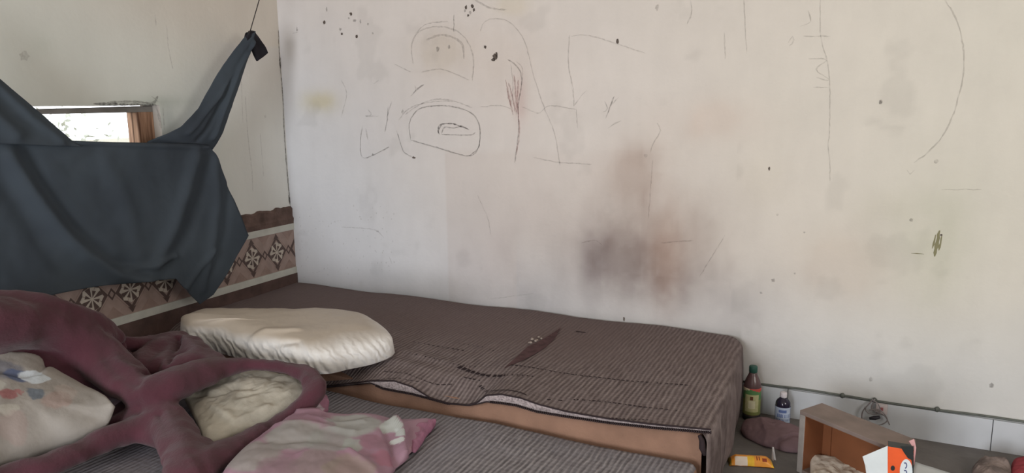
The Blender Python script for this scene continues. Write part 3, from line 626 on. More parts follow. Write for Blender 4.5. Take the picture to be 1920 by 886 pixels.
wv = N.new('ShaderNodeTexWave'); wv.bands_direction = 'DIAGONAL'; wv.inputs['Scale'].default_value = 13; wv.inputs['Distortion'].default_value = 6; wv.inputs['Detail Scale'].default_value = 1.2; L.new(tc.outputs['Object'], wv.inputs['Vector'])
iv = N.new('ShaderNodeMapRange'); iv.inputs['From Min'].default_value = .50; iv.inputs['From Max'].default_value = .45; L.new(ma.outputs[0], iv.inputs['Value'])
mm = N.new('ShaderNodeMath'); mm.operation = 'MULTIPLY'; L.new(wv.outputs['Fac'], mm.inputs[0]); L.new(iv.outputs[0], mm.inputs[1])
bb = N.new('ShaderNodeBump'); bb.inputs['Strength'].default_value = 1; bb.inputs['Distance'].default_value = .0032; L.new(mm.outputs[0], bb.inputs['Height']); L.new(p.inputs['Normal'].links[0].from_socket, bb.inputs['Normal']); L.new(bb.outputs['Normal'], p.inputs['Normal'])

# comforter: rolls and folds welded into one thick cloth
def tubes_to_mesh(name, tubes, m, voxel, fl, wr, creases=()):
    bmI = bmesh.new(); bmesh.ops.create_icosphere(bmI, subdivisions=2, radius=1); IV = np.array([v.co[:] for v in bmI.verts]); IF = [[v.index for v in f.verts] for f in bmI.faces]; bmI.free()
    mb = MB()
    for tb in tubes:
        C_ = np.array([list(q[1:]) if q[0] == 'w' else list(at(q[0], q[1], 2, q[2]))+[q[3]] for q in tb]); C_ = catmull(C_, 8) if len(C_) > 2 else resample(C_, 10)
        L_ = np.linalg.norm(np.diff(C_[:, :3], axis=0), axis=1).sum(); C_ = resample(C_, max(3, int(L_/.012)))
        for q in C_:
            r = max(.01, q[3]); mb.add((IV*np.array([r, r, r*.78])+q[:3]).tolist(), IF, 0, True)
    o = mb.build('tmp_cloth', m)
    rm = o.modifiers.new('r', 'REMESH'); rm.mode = 'VOXEL'; rm.voxel_size = voxel
    sm = o.modifiers.new('s', 'SMOOTH'); sm.factor = .5; sm.iterations = 12
    dg = bpy.context.evaluated_depsgraph_get(); me = bpy.data.meshes.new_from_object(o.evaluated_get(dg)); bpy.data.objects.remove(o)
    V = np.zeros(len(me.vertices)*3); me.vertices.foreach_get('co', V); V = V.reshape(-1, 3)
    Nr = np.zeros(len(me.vertices)*3); me.vertices.foreach_get('normal', Nr); Nr = Nr.reshape(-1, 3)
    dsp = np.array([wr*(1.1*noise.fractal(Vector((x*7, y*7, z*5)), .9, 2, 4)+.9*(.4-abs(noise.noise(Vector((x*9+3, y*13, z*6))))*1.3)) for x, y, z in V])
    V = V+Nr*dsp[:, None]
    for ln, wd, am in creases:
        L3 = catmull(np.array([at(px, py, 2, z) for px, py, z in ln]), 24)
        d = np.min(np.linalg.norm(V[:, None, :]-L3[None], axis=2), axis=1); V += Nr*(am*np.exp(-(d/wd)**2))[:, None]
    V[:, 2] = np.maximum(V[:, 2], [fl(x, y) for x, y in V[:, :2]])
    V[:, 0] = np.maximum(V[:, 0], np.where(V[:, 2] > .42, .27, .03))
    me.vertices.foreach_set('co', V.ravel()); me.update()
    for pl in me.polygons: pl.use_smooth = True
    o = bpy.data.objects.new(name, me); COL.objects.link(o); return o
M_comf = mat('maroon_velour', (77, 44, 53), .95, .05, .16, 5, .25, 90)
nt, N, L, p = NT(M_comf); p.inputs['Sheen Weight'].default_value = .15; p.inputs['Sheen Roughness'].default_value = .6
tubes = [
 [(-90, 615, .71, .13), (0, 606, .69, .12), (70, 606, .655, .11), (140, 636, .565, .10), (200, 682, .475, .092), (260, 728, .42, .075), (310, 738, .40, .06)],
 [(-60, 576, .735, .07), (60, 573, .72, .07), (125, 590, .66, .065), (180, 615, .58, .062), (215, 645, .49, .06)],
 [('w', .42, -2.10, .50, .14), ('w', .42, -1.90, .50, .14), ('w', .48, -1.70, .40, .12)], [('w', .44, -2.15, .36, .12), ('w', .44, -1.9, .34, .12)],
 [(332, 634, .43, .045), (300, 655, .43, .065), (265, 685, .42, .07), (240, 710, .41, .05)],
 [(255, 735, .42, .06), (310, 725, .43, .075), (360, 708, .43, .07), (410, 690, .43, .056), (470, 682, .425, .037), (530, 687, .42, .036), (575, 702, .41, .045), (590, 727, .39, .048), (582, 748, .36, .044)],
 [(345, 640, .44, .052), (370, 665, .44, .06), (400, 680, .43, .055)], [(330, 690, .43, .06), (370, 680, .43, .06)], [(300, 690, .42, .06), (340, 660, .42, .06)],
 [(582, 748, .36, .044), (552, 772, .33, .040), (500, 806, .31, .045), (440, 842, .31, .055), (390, 868, .32, .065), (350, 895, .32, .07)],
 [(295, 755, .38, .05), (315, 790, .35, .065), (335, 830, .34, .065), (350, 880, .33, .07)], [(345, 790, .34, .03), (365, 825, .32, .04), (385, 852, .31, .05)],
 [(310, 800, .33, .05), (250, 806, .33, .055), (180, 832, .33, .05), (100, 868, .33, .05), (20, 890, .33, .05), (-60, 915, .33, .055)],
 [(215, 790, .33, .03), (250, 780, .34, .045), (300, 780, .35, .05)], [(230, 765, .33, .04), (300, 765, .34, .05)], [(250, 800, .32, .05), (310, 815, .32, .06)],
 [(-90, 625, .64, .11), (20, 624, .63, .095), (120, 660, .50, .085), (200, 720, .36, .08)], [(60, 690, .34, .08), (120, 710, .32, .08), (200, 740, .30, .07)], [(222, 648, .45, .05), (280, 646, .44, .052), (338, 634, .44, .045)], [(225, 775, .31, .05), (258, 792, .31, .055), (285, 770, .33, .05)],
]
creases = [([(232, 632, .5), (245, 672, .47), (262, 702, .46), (290, 690, .47), (318, 665, .48), (335, 632, .47)], .013, -.036), ([(180, 640, .55), (215, 690, .5), (255, 715, .47)], .022, -.014), ([(60, 650, .68), (130, 690, .58), (215, 735, .46)], .03, -.012),
           ([(300, 745, .45), (360, 728, .46), (430, 700, .46)], .018, .012), ([(295, 770, .4), (310, 810, .4), (325, 850, .4)], .014, -.022), ([(470, 672, .44), (540, 676, .44), (590, 700, .44)], .012, -.008), ([(345, 620, .48), (390, 650, .48), (440, 668, .47)], .018, -.008),
           ([(20, 580, .80), (100, 605, .73), (180, 645, .6)], .03, -.018), ([(0, 630, .78), (90, 650, .68), (170, 700, .55)], .025, -.016), ([(120, 850, .37), (200, 815, .38), (270, 800, .38)], .016, -.010), ([(400, 870, .36), (480, 825, .34), (550, 780, .34)], .014, -.008)]
o = tubes_to_mesh('comforter', tubes, M_comf, .0105, bed, .009, creases)
tag(o, 'thick maroon comforter twisted in a heap across both mattresses beneath the hanging dark cloth', 'comforter')

# floral pillow at the left
M_flor = mat('floral_cotton', (150, 145, 140), .85, .15, .1, 14, .2, 40)
nt, N, L, p = NT(M_flor)
def blot(m, spots, base_from=None):
    """printed motifs on the cloth: soft patches around points (x,y,z,r,colour)"""
    nt, N, L, p = NT(m); tc = N.new('ShaderNodeTexCoord')
    src = p.inputs['Base Color'].links[0].from_socket
    n = N.new('ShaderNodeTexNoise'); n.inputs['Scale'].default_value = 11; n.inputs['Detail'].default_value = 3; L.new(tc.outputs['Object'], n.inputs['Vector'])
    sc = N.new('ShaderNodeVectorMath'); sc.operation = 'SCALE'; sc.inputs['Scale'].default_value = .09; L.new(n.outputs['Color'], sc.inputs[0])
    ad = N.new('ShaderNodeVectorMath'); ad.operation = 'ADD'; L.new(tc.outputs['Object'], ad.inputs[0]); L.new(sc.outputs[0], ad.inputs[1])
    for q, r, c, s in spots:
        d = N.new('ShaderNodeVectorMath'); d.operation = 'DISTANCE'; L.new(ad.outputs[0], d.inputs[0]); d.inputs[1].default_value = tuple(float(v)+.045 for v in q)
        mr = N.new('ShaderNodeMapRange'); mr.interpolation_type = 'SMOOTHSTEP'; mr.inputs['From Min'].default_value = r; mr.inputs['From Max'].default_value = r*.72; mr.inputs['To Max'].default_value = s; L.new(d.outputs['Value'], mr.inputs['Value'])
        mx = N.new('ShaderNodeMix'); mx.data_type = 'RGBA'; L.new(mr.outputs[0], mx.inputs[0]); L.new(src, mx.inputs[6]); mx.inputs[7].default_value = rgb(*c); src = mx.outputs[2]
    L.new(src, p.inputs['Base Color'])
def hit(o, px, py, fb=.4):
    """the point of the cloth seen at a pixel"""
    d = fwd + (px-960)/FPX*rt - (py-443)/FPX*up
    ok, loc, nn, idx = o.ray_cast(Vector(CAM), Vector(d).normalized())
    return tuple(loc) if ok else tuple(at(px, py, 2, fb))
fl_pts = [(216, 762, .41), (208, 782, .38), (195, 797, .36), (150, 818, .35), (100, 834, .34), (50, 852, .34), (0, 864, .35), (-80, 885, .38), (-130, 820, .48), (-130, 720, .57), (-60, 668, .585), (0, 664, .575), (50, 668, .555), (95, 690, .51), (150, 722, .45), (195, 742, .43)]
o = puff('pillow', fl_pts, .04, M_flor, None, bed, n=140, rings=34, p=3.0, wr=.006, wsc=8, folds=[([(-10, 735), (40, 728), (75, 718), (100, 695)], .010, -.014), ([(-10, 722), (40, 714), (90, 700)], .014, .008), ([(60, 838), (120, 815), (170, 805)], .012, -.006), ([(150, 770), (190, 765), (210, 760)], .015, .004)])
blot(M_flor, [(hit(o, x, y), r_, c_, f_) for x, y, r_, c_, f_ in [(10, 695, .06, (118, 118, 126), .85), (33, 705, .045, (86, 96, 124), .9), (60, 735, .035, (98, 108, 120), .85), (55, 702, .04, (196, 204, 212), .95), (75, 706, .03, (190, 198, 204), .9), (10, 736, .024, (146, 84, 88), .75), (30, 735, .014, (150, 90, 92), .7), (0, 722, .03, (180, 178, 172), .8), (100, 750, .045, (156, 134, 128), .6), (15, 765, .03, (172, 168, 160), .8), (120, 735, .04, (168, 156, 150), .6), (20, 800, .06, (158, 140, 136), .5)]])
tag(o, 'pale floral pillow with grey and red blotches, wrapped by the maroon comforter', 'pillow')

# grubby cream pillow inside the comforter loop
M_cream = mat('grubby_cream', (176, 171, 160), .9, .1, .2, 13, .35, 35)
cr_pts = [(338, 732, .33), (360, 716, .34), (400, 703, .35), (450, 698, .355), (510, 700, .36), (555, 712, .36), (580, 730, .35), (560, 752, .335), (520, 780, .315), (470, 804, .30), (420, 822, .30), (385, 828, .30), (372, 800, .31), (355, 765, .32)]
o = puff('pillow', cr_pts, .030, M_cream, None, bed, n=140, rings=32, p=2.6, wr=.008, wsc=14, folds=[([(360, 738), (400, 745), (440, 735), (480, 738)], .012, -.008), ([(400, 760), (440, 780), (500, 760)], .014, .008), ([(520, 712), (500, 740), (450, 750)], .014, -.006)])
tag(o, 'grubby cream pillow with small creases, ringed by the loop of the maroon comforter', 'pillow')

# pink pillow
M_pink = mat('pink_satin', (154, 122, 138), .5, .35, .12, 9, .15, 30)
zz = .34
pk = [(812, 790, .27), (800, 815, .262), (782, 840, .26), (760, 865, .26), (735, 892, .26), (690, 940, .26), (600, 980, .27), (480, 970, .28), (410, 925, .30), (418, 888, .32), (450, 852, .33), (490, 820, .33), (520, 800, .33), (550, 782, .33), (600, 779, .32), (650, 782, .31), (700, 782, .30), (745, 792, .285), (780, 792, .27)]
o = puff('pillow', pk, .05, M_pink, None, bed, n=180, rings=38, p=2.6, wr=.007, wsc=8, cen=(600, 870),
  folds=[([(735, 796), (752, 808), (752, 838)], .014, .024), ([(765, 800), (770, 830)], .010, -.012), ([(722, 808), (735, 830), (742, 850)], .010, -.012), ([(600, 792), (640, 800), (690, 790)], .010, -.008), ([(580, 800), (620, 812), (680, 802)], .010, .008), ([(520, 820), (580, 815), (660, 822)], .014, .008), ([(500, 850), (600, 840), (700, 850)], .016, -.008), ([(560, 790), (600, 785)], .01, .012), ([(650, 850), (700, 870), (720, 890)], .014, .008)])
blot(M_pink, [(hit(o, x, y, .3), r_, c_, f_) for x, y, r_, c_, f_ in [(560, 815, .11, (150, 150, 146), .85), (470, 850, .10, (150, 148, 144), .8), (660, 795, .10, (156, 160, 156), .85), (620, 830, .09, (150, 150, 148), .8), (730, 795, .05, (170, 176, 172), .9), (750, 808, .035, (186, 192, 190), .9), (740, 830, .022, (196, 200, 198), .9), (660, 830, .045, (158, 162, 158), .8), (590, 870, .09, (136, 124, 122), .7), (660, 880, .08, (142, 130, 120), .7), (520, 875, .07, (140, 118, 126), .7), (700, 830, .05, (146, 108, 124), .8), (720, 860, .05, (156, 104, 122), .8), (790, 800, .03, (158, 104, 128), .9), (780, 835, .03, (166, 132, 142), .8), (620, 795, .03, (138, 112, 122), .6)]])
tag(o, 'pink and white patterned satin pillow lying on the near grey striped mattress', 'pillow')
tf = puff('corner_tuft', [(765, 812, .285), (780, 800, .285), (800, 788, .28), (818, 786, .275), (812, 800, .268), (800, 815, .264), (790, 832, .264), (776, 848, .264), (768, 835, .27)], .016, mat('pink_tuft', (158, 108, 134), .5, .35, .25, 30, .3, 60), o, TOP2+.006, n=50, rings=14, wr=.006, wsc=30)

# bunched pink sheet below the comforter bend
M_sheet = mat('rose_sheet', (142, 98, 118), .6, .3, .15, 20, .2, 50)
blot(M_sheet, [(at(590, 760, 2, .33), .03, (178, 164, 172), .9), (at(540, 785, 2, .33), .028, (184, 170, 178), .8), (at(570, 755, 2, .33), .02, (186, 176, 182), .8)])
sh = tubes_to_mesh('pink_sheet', [[(500, 830, .30, .022), (530, 806, .31, .026), (548, 780, .32, .028), (575, 758, .325, .026), (606, 752, .32, .024)], [(520, 826, .30, .020), (550, 800, .31, .022), (575, 778, .315, .024), (604, 770, .31, .022)], [(545, 775, .31, .022), (560, 765, .335, .020), (600, 750, .33, .018)], [(606, 745, .31, .02), (608, 770, .30, .02)]], M_sheet, .008,
                 bed, .006, [([(510, 822, .33), (550, 790, .34), (600, 764, .34)], .009, -.014), ([(550, 772, .35), (600, 750, .35)], .008, .008)])
tag(sh, 'bunched rose and white sheet squeezed between the comforter bend and the pink pillow', 'sheet')

# ------------------------------------------------------------------ hanging dark cloth
XC = .17
def cy(px, py): q = at(px, py, 0, XC); return np.array([q[1], q[2]])
M_cloth = bpy.data.materials.new('slate_cloth'); M_cloth.use_nodes = True; nt, N, L, p = NT(M_cloth)
tc = N.new('ShaderNodeTexCoord'); n = N.new('ShaderNodeTexNoise'); n.inputs['Scale'].default_value = 2.2; n.inputs['Detail'].default_value = 5; L.new(tc.outputs['Object'], n.inputs['Vector'])
cr = N.new('ShaderNodeValToRGB'); cr.color_ramp.elements[0].position = .3; cr.color_ramp.elements[0].color = rgb(60, 66, 75); cr.color_ramp.elements[1].position = .7; cr.color_ramp.elements[1].color = rgb(78, 87, 96); L.new(n.outputs['Fac'], cr.inputs['Fac']); L.new(cr.outputs['Color'], p.inputs['Base Color'])
p.inputs['Roughness'].default_value = .85; p.inputs['Specular IOR Level'].default_value = .2
tr = N.new('ShaderNodeBsdfTranslucent'); tr.inputs['Color'].default_value = rgb(92, 108, 118); ms = N.new('ShaderNodeMixShader'); ms.inputs[0].default_value = .22
out = N['Material Output']; L.new(p.outputs[0], ms.inputs[1]); L.new(tr.outputs[0], ms.inputs[2]); L.new(ms.outputs[0], out.inputs['Surface'])
cl = empty('hanging_cloth', (XC, -1.1, .6), 'dark slate cloth slung across the small window, tied up by its knotted corners', 'cloth')
def cloth_patch(mb, A, B, nu, nv, folds, base=0.0, bulge=.0, tuck=0):
    """ruled between edge curves A (start) and B (end), both in (y,z)"""
    A = resample(A, nu); B = resample(B, nu); P = np.zeros((nv, nu, 3))
    for i in range(nv):
        t = i/(nv-1); Q = A*(1-t)+B*t
        P[i, :, 1:] = Q; P[i, :, 0] = XC+base+bulge*math.sin(math.pi*t)
    for ln, wd, am in folds:
        d = segdist(P[..., 1], P[..., 2], ln); P[..., 0] += am*np.exp(-(d/wd)**2)
    for i in range(nv):
        for j in range(nu): P[i, j, 0] += .010*fbm(P[i, j, 1], P[i, j, 2], 3, 2.5)+.002*fbm(P[i, j, 1], P[i, j, 2], 1, 14)
    if tuck: P[:, :, 0] -= tuck*np.clip((np.arange(nu)/(nu-1)-.74)/.2, 0, 1)[None]**1.5
    P[..., 0] = np.clip(P[..., 0], .035, None); mb.grid(P, 0, True); return P
topE = [cy(*q) for q in [(-190, 238), (0, 258), (130, 263), (200, 266), (300, 268), (350, 268), (403, 280)]]
botE = [cy(*q) for q in [(-190, 566), (0, 563), (60, 560), (120, 548), (200, 534), (270, 527), (330, 522), (345, 540), (375, 570), (400, 552), (425, 512), (465, 441)]]
def cres(P, n): return np.array(P)
topR = resample(topE, 40)
# columns: explicit pairing so the right edge runs from (403,285) to the corner (465,440)
tp = [(-190, 238), (0, 258), (100, 262), (150, 264), (210, 266), (260, 267), (310, 268), (330, 268), (352, 268), (372, 269), (392, 272), (406, 288)]
T_ = np.array([cy(*q) for q in tp]); B_ = np.array(botE)
def dens(P, k=16):
    out = []
    for a, b in zip(P[:-1], P[1:]):
        for t in np.linspace(0, 1, k, endpoint=False): out.append(a*(1-t)+b*t)
    out.append(P[-1]); return np.array(out)
Td, Bd = dens(T_), dens(B_)
fold = lambda pts, wd, am: ([tuple(cy(*q)) for q in pts], wd, am)
folds = [fold([(15, 290), (60, 360), (110, 425), (160, 475), (220, 515), (270, 525)], .034, .030), fold([(45, 290), (95, 370), (150, 440), (210, 490), (280, 515)], .03, -.014), fold([(0, 330), (60, 430), (110, 500), (170, 540)], .04, -.010),
         fold([(370, 290), (350, 360), (325, 430), (295, 490), (280, 520)], .036, .022), fold([(395, 300), (375, 380), (345, 450), (315, 500)], .03, -.012), fold([(405, 300), (410, 380), (400, 450), (380, 540)], .028, .012), fold([(430, 350), (425, 430), (395, 520)], .025, -.008),
         fold([(130, 266), (260, 272), (390, 276)], .012, .012), fold([(240, 505), (280, 500), (330, 480)], .018, .016), fold([(350, 540), (375, 500), (400, 470)], .015, .012), fold([(200, 300), (240, 400), (265, 480)], .05, .012)]
nv = 120; P_ = np.zeros((nv, len(Td), 3)); body = MB()
for i in range(nv):
    t = i/(nv-1); P_[i, :, 1:] = Td*(1-t)+Bd*t
    # right edge bows: bulge outward between the two corners
    w_ = np.clip((np.arange(len(Td))/(len(Td)-1)-.8)/.2, 0, 1)
    P_[i, :, 0] = XC
for ln, wd, am in folds:
    d = segdist(P_[..., 1], P_[..., 2], ln); P_[..., 0] += am*np.exp(-(d/wd)**2)
for i in range(nv):
    for j in range(P_.shape[1]): P_[i, j, 0] += .012*fbm(P_[i, j, 1], P_[i, j, 2], 3, 2.5)+.0015*fbm(P_[i, j, 1], P_[i, j, 2], 1, 16)
P_[..., 0] = np.clip(P_[..., 0], .06, None); P_[nv-1, :, 0] -= 0
body.grid(P_, 0, True)
ob = body.build('cloth_body', M_cloth, cl); sd = ob.modifiers.new('t', 'SOLIDIFY'); sd.thickness = .0035
sl = MB()
Lc = [cy(*q) for q in [(466, 57), (452, 72), (434, 96), (405, 138), (370, 203), (338, 237), (318, 250), (292, 264), (275, 280)]]
Rc = [cy(*q) for q in [(474, 62), (470, 90), (464, 105), (450, 150), (437, 190), (424, 228), (412, 262), (405, 285), (398, 310)]]
cloth_patch(sl, np.array(dens(np.array(Lc), 8)), np.array(dens(np.array(Rc), 8)), 90, 26, [fold([(468, 80), (440, 130), (418, 190), (396, 260)], .012, .022), fold([(460, 90), (425, 150), (400, 210), (370, 262)], .012, -.014), fold([(455, 100), (405, 180), (350, 250)], .010, .012)], .012, .02, .055)
ob = sl.build('corner_strap', M_cloth, cl); sd = ob.modifiers.new('t', 'SOLIDIFY'); sd.thickness = .0035
sl = MB()
Lc = [cy(*q) for q in [(-190, -15), (-100, 65), (0, 150), (40, 185), (70, 210), (100, 236), (132, 264), (150, 275)]]
Rc = [cy(*q) for q in [(-205, -10), (-200, 60), (-195, 120), (-193, 170), (-192, 200), (-191, 230), (-190, 240), (-189, 262)]]
cloth_patch(sl, np.array(dens(np.array(Lc), 8)), np.array(dens(np.array(Rc), 8)), 70, 50, [fold([(-160, 40), (-80, 160), (20, 250)], .03, .02), fold([(-170, 60), (-130, 180), (-60, 260)], .02, -.02), fold([(-20, 150), (60, 225), (110, 262)], .02, .014)], .012, .02)
ob = sl.build('corner_strap', M_cloth, cl); sd = ob.modifiers.new('t', 'SOLIDIFY'); sd.thickness = .0035
# knot and its dangling tail
M_knot = mat('black_knot', (34, 32, 38), .85, .2, .2, 20)
kb = MB(); K = [at(px, py, 0, XC+.02) for px, py in ((463, 74), (467, 61), (474, 72), (480, 84), (486, 95), (491, 106))]
wds = [.012, .022, .036, .044, .050, .049]
rows = []
for q, w_ in zip(K, wds):
    dirv = np.array([0, .86, .50]); rows.append([q+dirv*w_*math.cos(a)+np.array([1, 0, 0])*(.016+.005*math.sin(3*a))*math.sin(a)+np.array([0, .3, -.5])*.004*math.sin(5*a) for a in np.linspace(0, 2*math.pi, 18, endpoint=False)])
R_ = np.array(rows); R2 = np.array([catmull(R_[:, j], 4) for j in range(18)]).transpose(1, 0, 2); nb = len(R2)
kb.grid(R2, 0, True, True); kb.f += [tuple(range(18))[::-1], tuple((nb-1)*18+j for j in range(18))]; kb.m += [0, 0]; kb.sm += [False]*2
kb.build('knot_tail', M_knot, cl)
mb = MB(); a = at(468, 62, 0, XC+.02); b = at(486, 0, 0, XC+.02); d = b-a; e_ = a+d*((2.8-a[2])/d[2]); s = [a+(e_-a)*t for t in np.linspace(0, 1, 12)]
mb.tube(s, .0024, 0, 6); mb.lathe([(.004, -.012), (.008, -.006), (.008, .006), (.004, .012)], 8, 0, None, a+np.array([0, 0, .0]))
tag(mb.build('hanging_rope', mat('black_cord', (40, 34, 34), .8)), 'thin black cord holding the knotted cloth corner nearest the room corner', 'rope')
mb = MB(); a = at(-195, -10, 0, XC+.03); s = [a*(1-t)+np.array([XC, a[1]-.25, 2.8])*t for t in np.linspace(0, 1, 8)]
mb.tube(s, .0024, 0, 6); tag(mb.build('hanging_rope', MATS['black_cord']), 'thin black cord holding the cloth corner farthest from the room corner', 'rope')

# ------------------------------------------------------------------ bottles
def bottle_root(px, pyb, y, label):
    q = at(px, pyb, 1, y); return empty('bottle', (q[0]+(.005 if px < 1430 else 0), y, 0), label, 'bottle')
b1 = bottle_root(1406, 783, -.085, 'tall brown plastic bottle with green cap, standing beside the far mattress end'); x0, y0 = b1.location[0], b1.location[1]
M_pet = mat('brown_plastic', (96, 74, 76), .25, .5, .1, 10)
body1 = [(.030, 0), (.036, .004), (.037, .012), (.037, .03), (.036, .05), (.036, .14), (.0375, .15), (.036, .165), (.031, .182), (.024, .198), (.018, .212), (.0165, .222)]
mb = MB(); mb.lathe([(r, z) for r, z in body1], 32, 0, None, (x0, y0, 0)); mb.build('body', [M_pet], b1)
mb = MB(); mb.lathe([(.0375, .001), (.0378, .006), (.0380, .018), (.0372, .024)], 32, 0, None, (x0, y0, 0)); mb.build('base_band', mat('black_base', (36, 40, 38), .4), b1)
mb = MB(); mb.lathe([(.017, .218), (.0185, .221), (.0185, .243), (.0165, .247), (.006, .2475)], 28, 0, None, (x0, y0, 0)); mb.build('cap', mat('green_cap', (44, 84, 74), .4), b1)
fa = math.atan2(CAM[1]-y0, CAM[0]-x0)
ML = [mat('label_cream', (186, 184, 140), .5, .3, .12, 60), mat('label_green', (88, 132, 84), .5), mat('label_red', (196, 84, 78), .5), mat('label_brown', (104, 66, 48), .5), mat('label_pale', (208, 204, 176), .5), mat('label_olive', (132, 138, 84), .5)]
def lab(z, t):
    d = (t-fa+math.pi) % (2*math.pi)-math.pi
    wave = .142+.005*math.sin(t*3)
    if z > wave: return 2 if d > -.3 else 4
    if z > .122: return 1
    if abs(d) > .85: return 1 if z > .1 else 5
    if abs(d+.05) < .17 and .098 < z < .118: return 3
    if abs(d-.0) < .42 and .06 < z < .098: return 4
    return 0 if z > .045 else 5
mb = MB(); zs_ = np.linspace(.028, .152, 32); mb.lathe([(.0372+.0008, z) for z in zs_], 72, 0, lab, (x0, y0, 0)); mb.build('label_wrap', ML, b1)
b2 = bottle_root(1466, 797, -.105, 'small dark medicine bottle with white cap and blue label, behind the brown rag'); x0, y0 = b2.location[0], b2.location[1]
mb = MB(); mb.lathe([(.028, 0), (.031, .003), (.0315, .1), (.030, .110), (.024, .120), (.016, .127), (.013, .131), (.013, .136)], 32, 0, None, (x0, y0, 0)); mb.build('body', mat('dark_glass', (38, 34, 52), .15, .5), b2)
mb = MB(); mb.lathe([(.014, .132), (.0150, .134), (.0150, .150), (.013, .153), (.005, .1535)], 28, 0, None, (x0, y0, 0)); mb.build('cap', mat('white_cap', (214, 208, 214), .4), b2)
ML2 = [mat('label_white', (176, 188, 208), .5), mat('label_blue', (92, 110, 158), .5), mat('label_dark_blue', (52, 58, 96), .5)]
fa2 = math.atan2(CAM[1]-y0, CAM[0]-x0)
def lab2(z, t):
    d = (t-fa2+math.pi) % (2*math.pi)-math.pi
    if abs(d) > 1.35: return 2
    if d < -.75: return 0
    if .070 < z < .082 and abs(d) < .5: return 1
    if .048 < z < .064 and (int(d*9+50) % 2 == 0): return 1
    if .030 < z < .042 and (int(d*13+50) % 2 == 0): return 1
    return 0
mb = MB(); mb.lathe([(.0324, z) for z in np.linspace(.012, .092, 26)], 72, 0, lab2, (x0, y0, 0)); mb.build('label_wrap', ML2, b2)

# ------------------------------------------------------------------ rag, packet
o = puff('rag', [(1388, 806, .012), (1396, 790, .02), (1425, 786, .03), (1452, 792, .03), (1480, 800, .03), (1500, 806, .03), (1506, 830, .02), (1500, 846, .008), (1475, 846, .006), (1455, 840, .006), (1435, 836, .006), (1412, 826, .006), (1396, 818, .006)], .035,
         mat('brown_rag', (124, 102, 106), .95, .1, .15, 9, .3, 60), None, 0.0, n=110, rings=26, wr=.006, wsc=16, folds=[([(1400, 812), (1420, 824), (1450, 832)], .008, -.01), ([(1450, 828), (1480, 822), (1500, 818)], .008, -.012), ([(1430, 795), (1440, 815), (1435, 830)], .014, .008)])
tag(o, 'crumpled brown rag on the cement floor between the two bottles and the wooden drawer', 'rag')
pk_root = None
def packet_mat():
    return [mat('packet_orange', (232, 152, 52), .35, .5, .08, 40), mat('packet_yellow', (238, 190, 60), .35), mat('packet_white', (228, 214, 200), .35), mat('packet_red_print', (150, 66, 40), .4), mat('packet_olive', (120, 104, 40), .4)]
a = at(1366, 861, 2, .012); b = at(1449, 866, 2, .012)
pr = empty('snack_packet', ((a[0]+b[0])/2, (a[1]+b[1])/2, 0), 'yellow and orange snack packet with torn silvery end, on the floor by the mattress', 'packet')
ux = b-a; Lp = np.linalg.norm(ux[:2]); ux = np.array([ux[0], ux[1], 0])/Lp; uy = np.array([-ux[1], ux[0], 0])
mb = MB(); nu, nv_ = 40, 20; wP = .062; Tt = np.zeros((nu, nv_, 3)); Bb = Tt.copy()
for i in range(nu):
    u = i/(nu-1); prof = min(1, min(u, 1-u)/.16)**.6
    for j in range(nv_):
        v = j/(nv_-1)-.5; th = math.sqrt(max(0, 1-(2*v)**2))*.030*prof
        base = a+ux*Lp*u+uy*wP*v*(1-.12*prof); base[2] = .0
        Tt[i, j] = base+np.array([0, 0, .004+th+.0015*fbm(u*9, v*9, 2)]); Bb[i, j] = base+np.array([0, 0, .002])
def pm(u, v):
    if u < .06 or u > .95: return 4 if u < .06 else 1
    if .14 < u < .42 and v < .35: return 2
    if .42 < u < .56 and v < .5: return 1
    if .58 < u < .72 and .15 < v < .45 and int(u*60) % 3: return 3
    if .74 < u < .84 and .1 < v < .3: return 3
    return 0
mi = [pm((i+.5)/(nu-1), (j+.5)/(nv_-1)) for i in range(nu-1) for j in range(nv_-1)]
n0 = len(mb.f); mb.grid(Tt, 0, True); mb.m[n0:] = mi; mb.grid(Bb, 0, True); mb.build('wrapper', packet_mat(), pr)
mb = MB(); c = b+np.array([0, 0, .0]); q1 = at(1449, 837, 1, b[1]+.02)
mb.add([b+uy*.028, b+ux*.016+uy*.02, q1+ux*.004, q1-ux*.002, b+uy*.012+ux*.004], [(0, 1, 2, 3), (0, 3, 4)], 0); e = mb.build('torn_end', mat('silver_foil', (190, 186, 184), .3, .5), pr); sd = e.modifiers.new('t', 'SOLIDIFY'); sd.thickness = .001

# ------------------------------------------------------------------ wooden drawer standing on its side
FL = np.array([2.944, -.514, 0]); U = np.array([.296, -.196, 0]); WB = np.linalg.norm(U); U /= WB; WB = .375; V = np.array([-U[1], U[0], 0]); DB = .128; HB = .25
Rm = np.stack([U, V, [0, 0, 1]], 1)
dr = empty('wooden_drawer', FL+U*WB/2+V*DB/2, 'open wooden drawer standing on its side, grey outside and orange brown inside', 'drawer')
M_in = mat('drawer_inside', (128, 80, 52), .5, .4, .18, 6); nt, N, L, p = NT(M_in)
M_out = mat('drawer_outside', (128, 114, 108), .65, .3, .15, 12); M_edge = mat('drawer_edge', (148, 142, 138), .6, .3, .15, 20)
tt = .016
mb = MB(); mb.box((0, 0, HB-tt), (WB, DB, HB), 0, Rm, FL); mb.build('top_board', M_out, dr, .002)
mb = MB(); mb.box((tt, .002, HB-tt-.002), (WB-tt, DB-.01, HB-tt), 0, Rm, FL); mb.box((tt, DB-.012, tt), (WB-tt, DB-.004, HB-tt-.002), 0, Rm, FL); mb.box((tt+.008, .003, tt), (tt+.010, DB-.012, HB-tt), 0, Rm, FL); mb.box((tt+.01, DB-.017, tt), (tt+.045, DB-.012, HB-tt), 0, Rm, FL); mb.build('back_panel', M_in, dr)
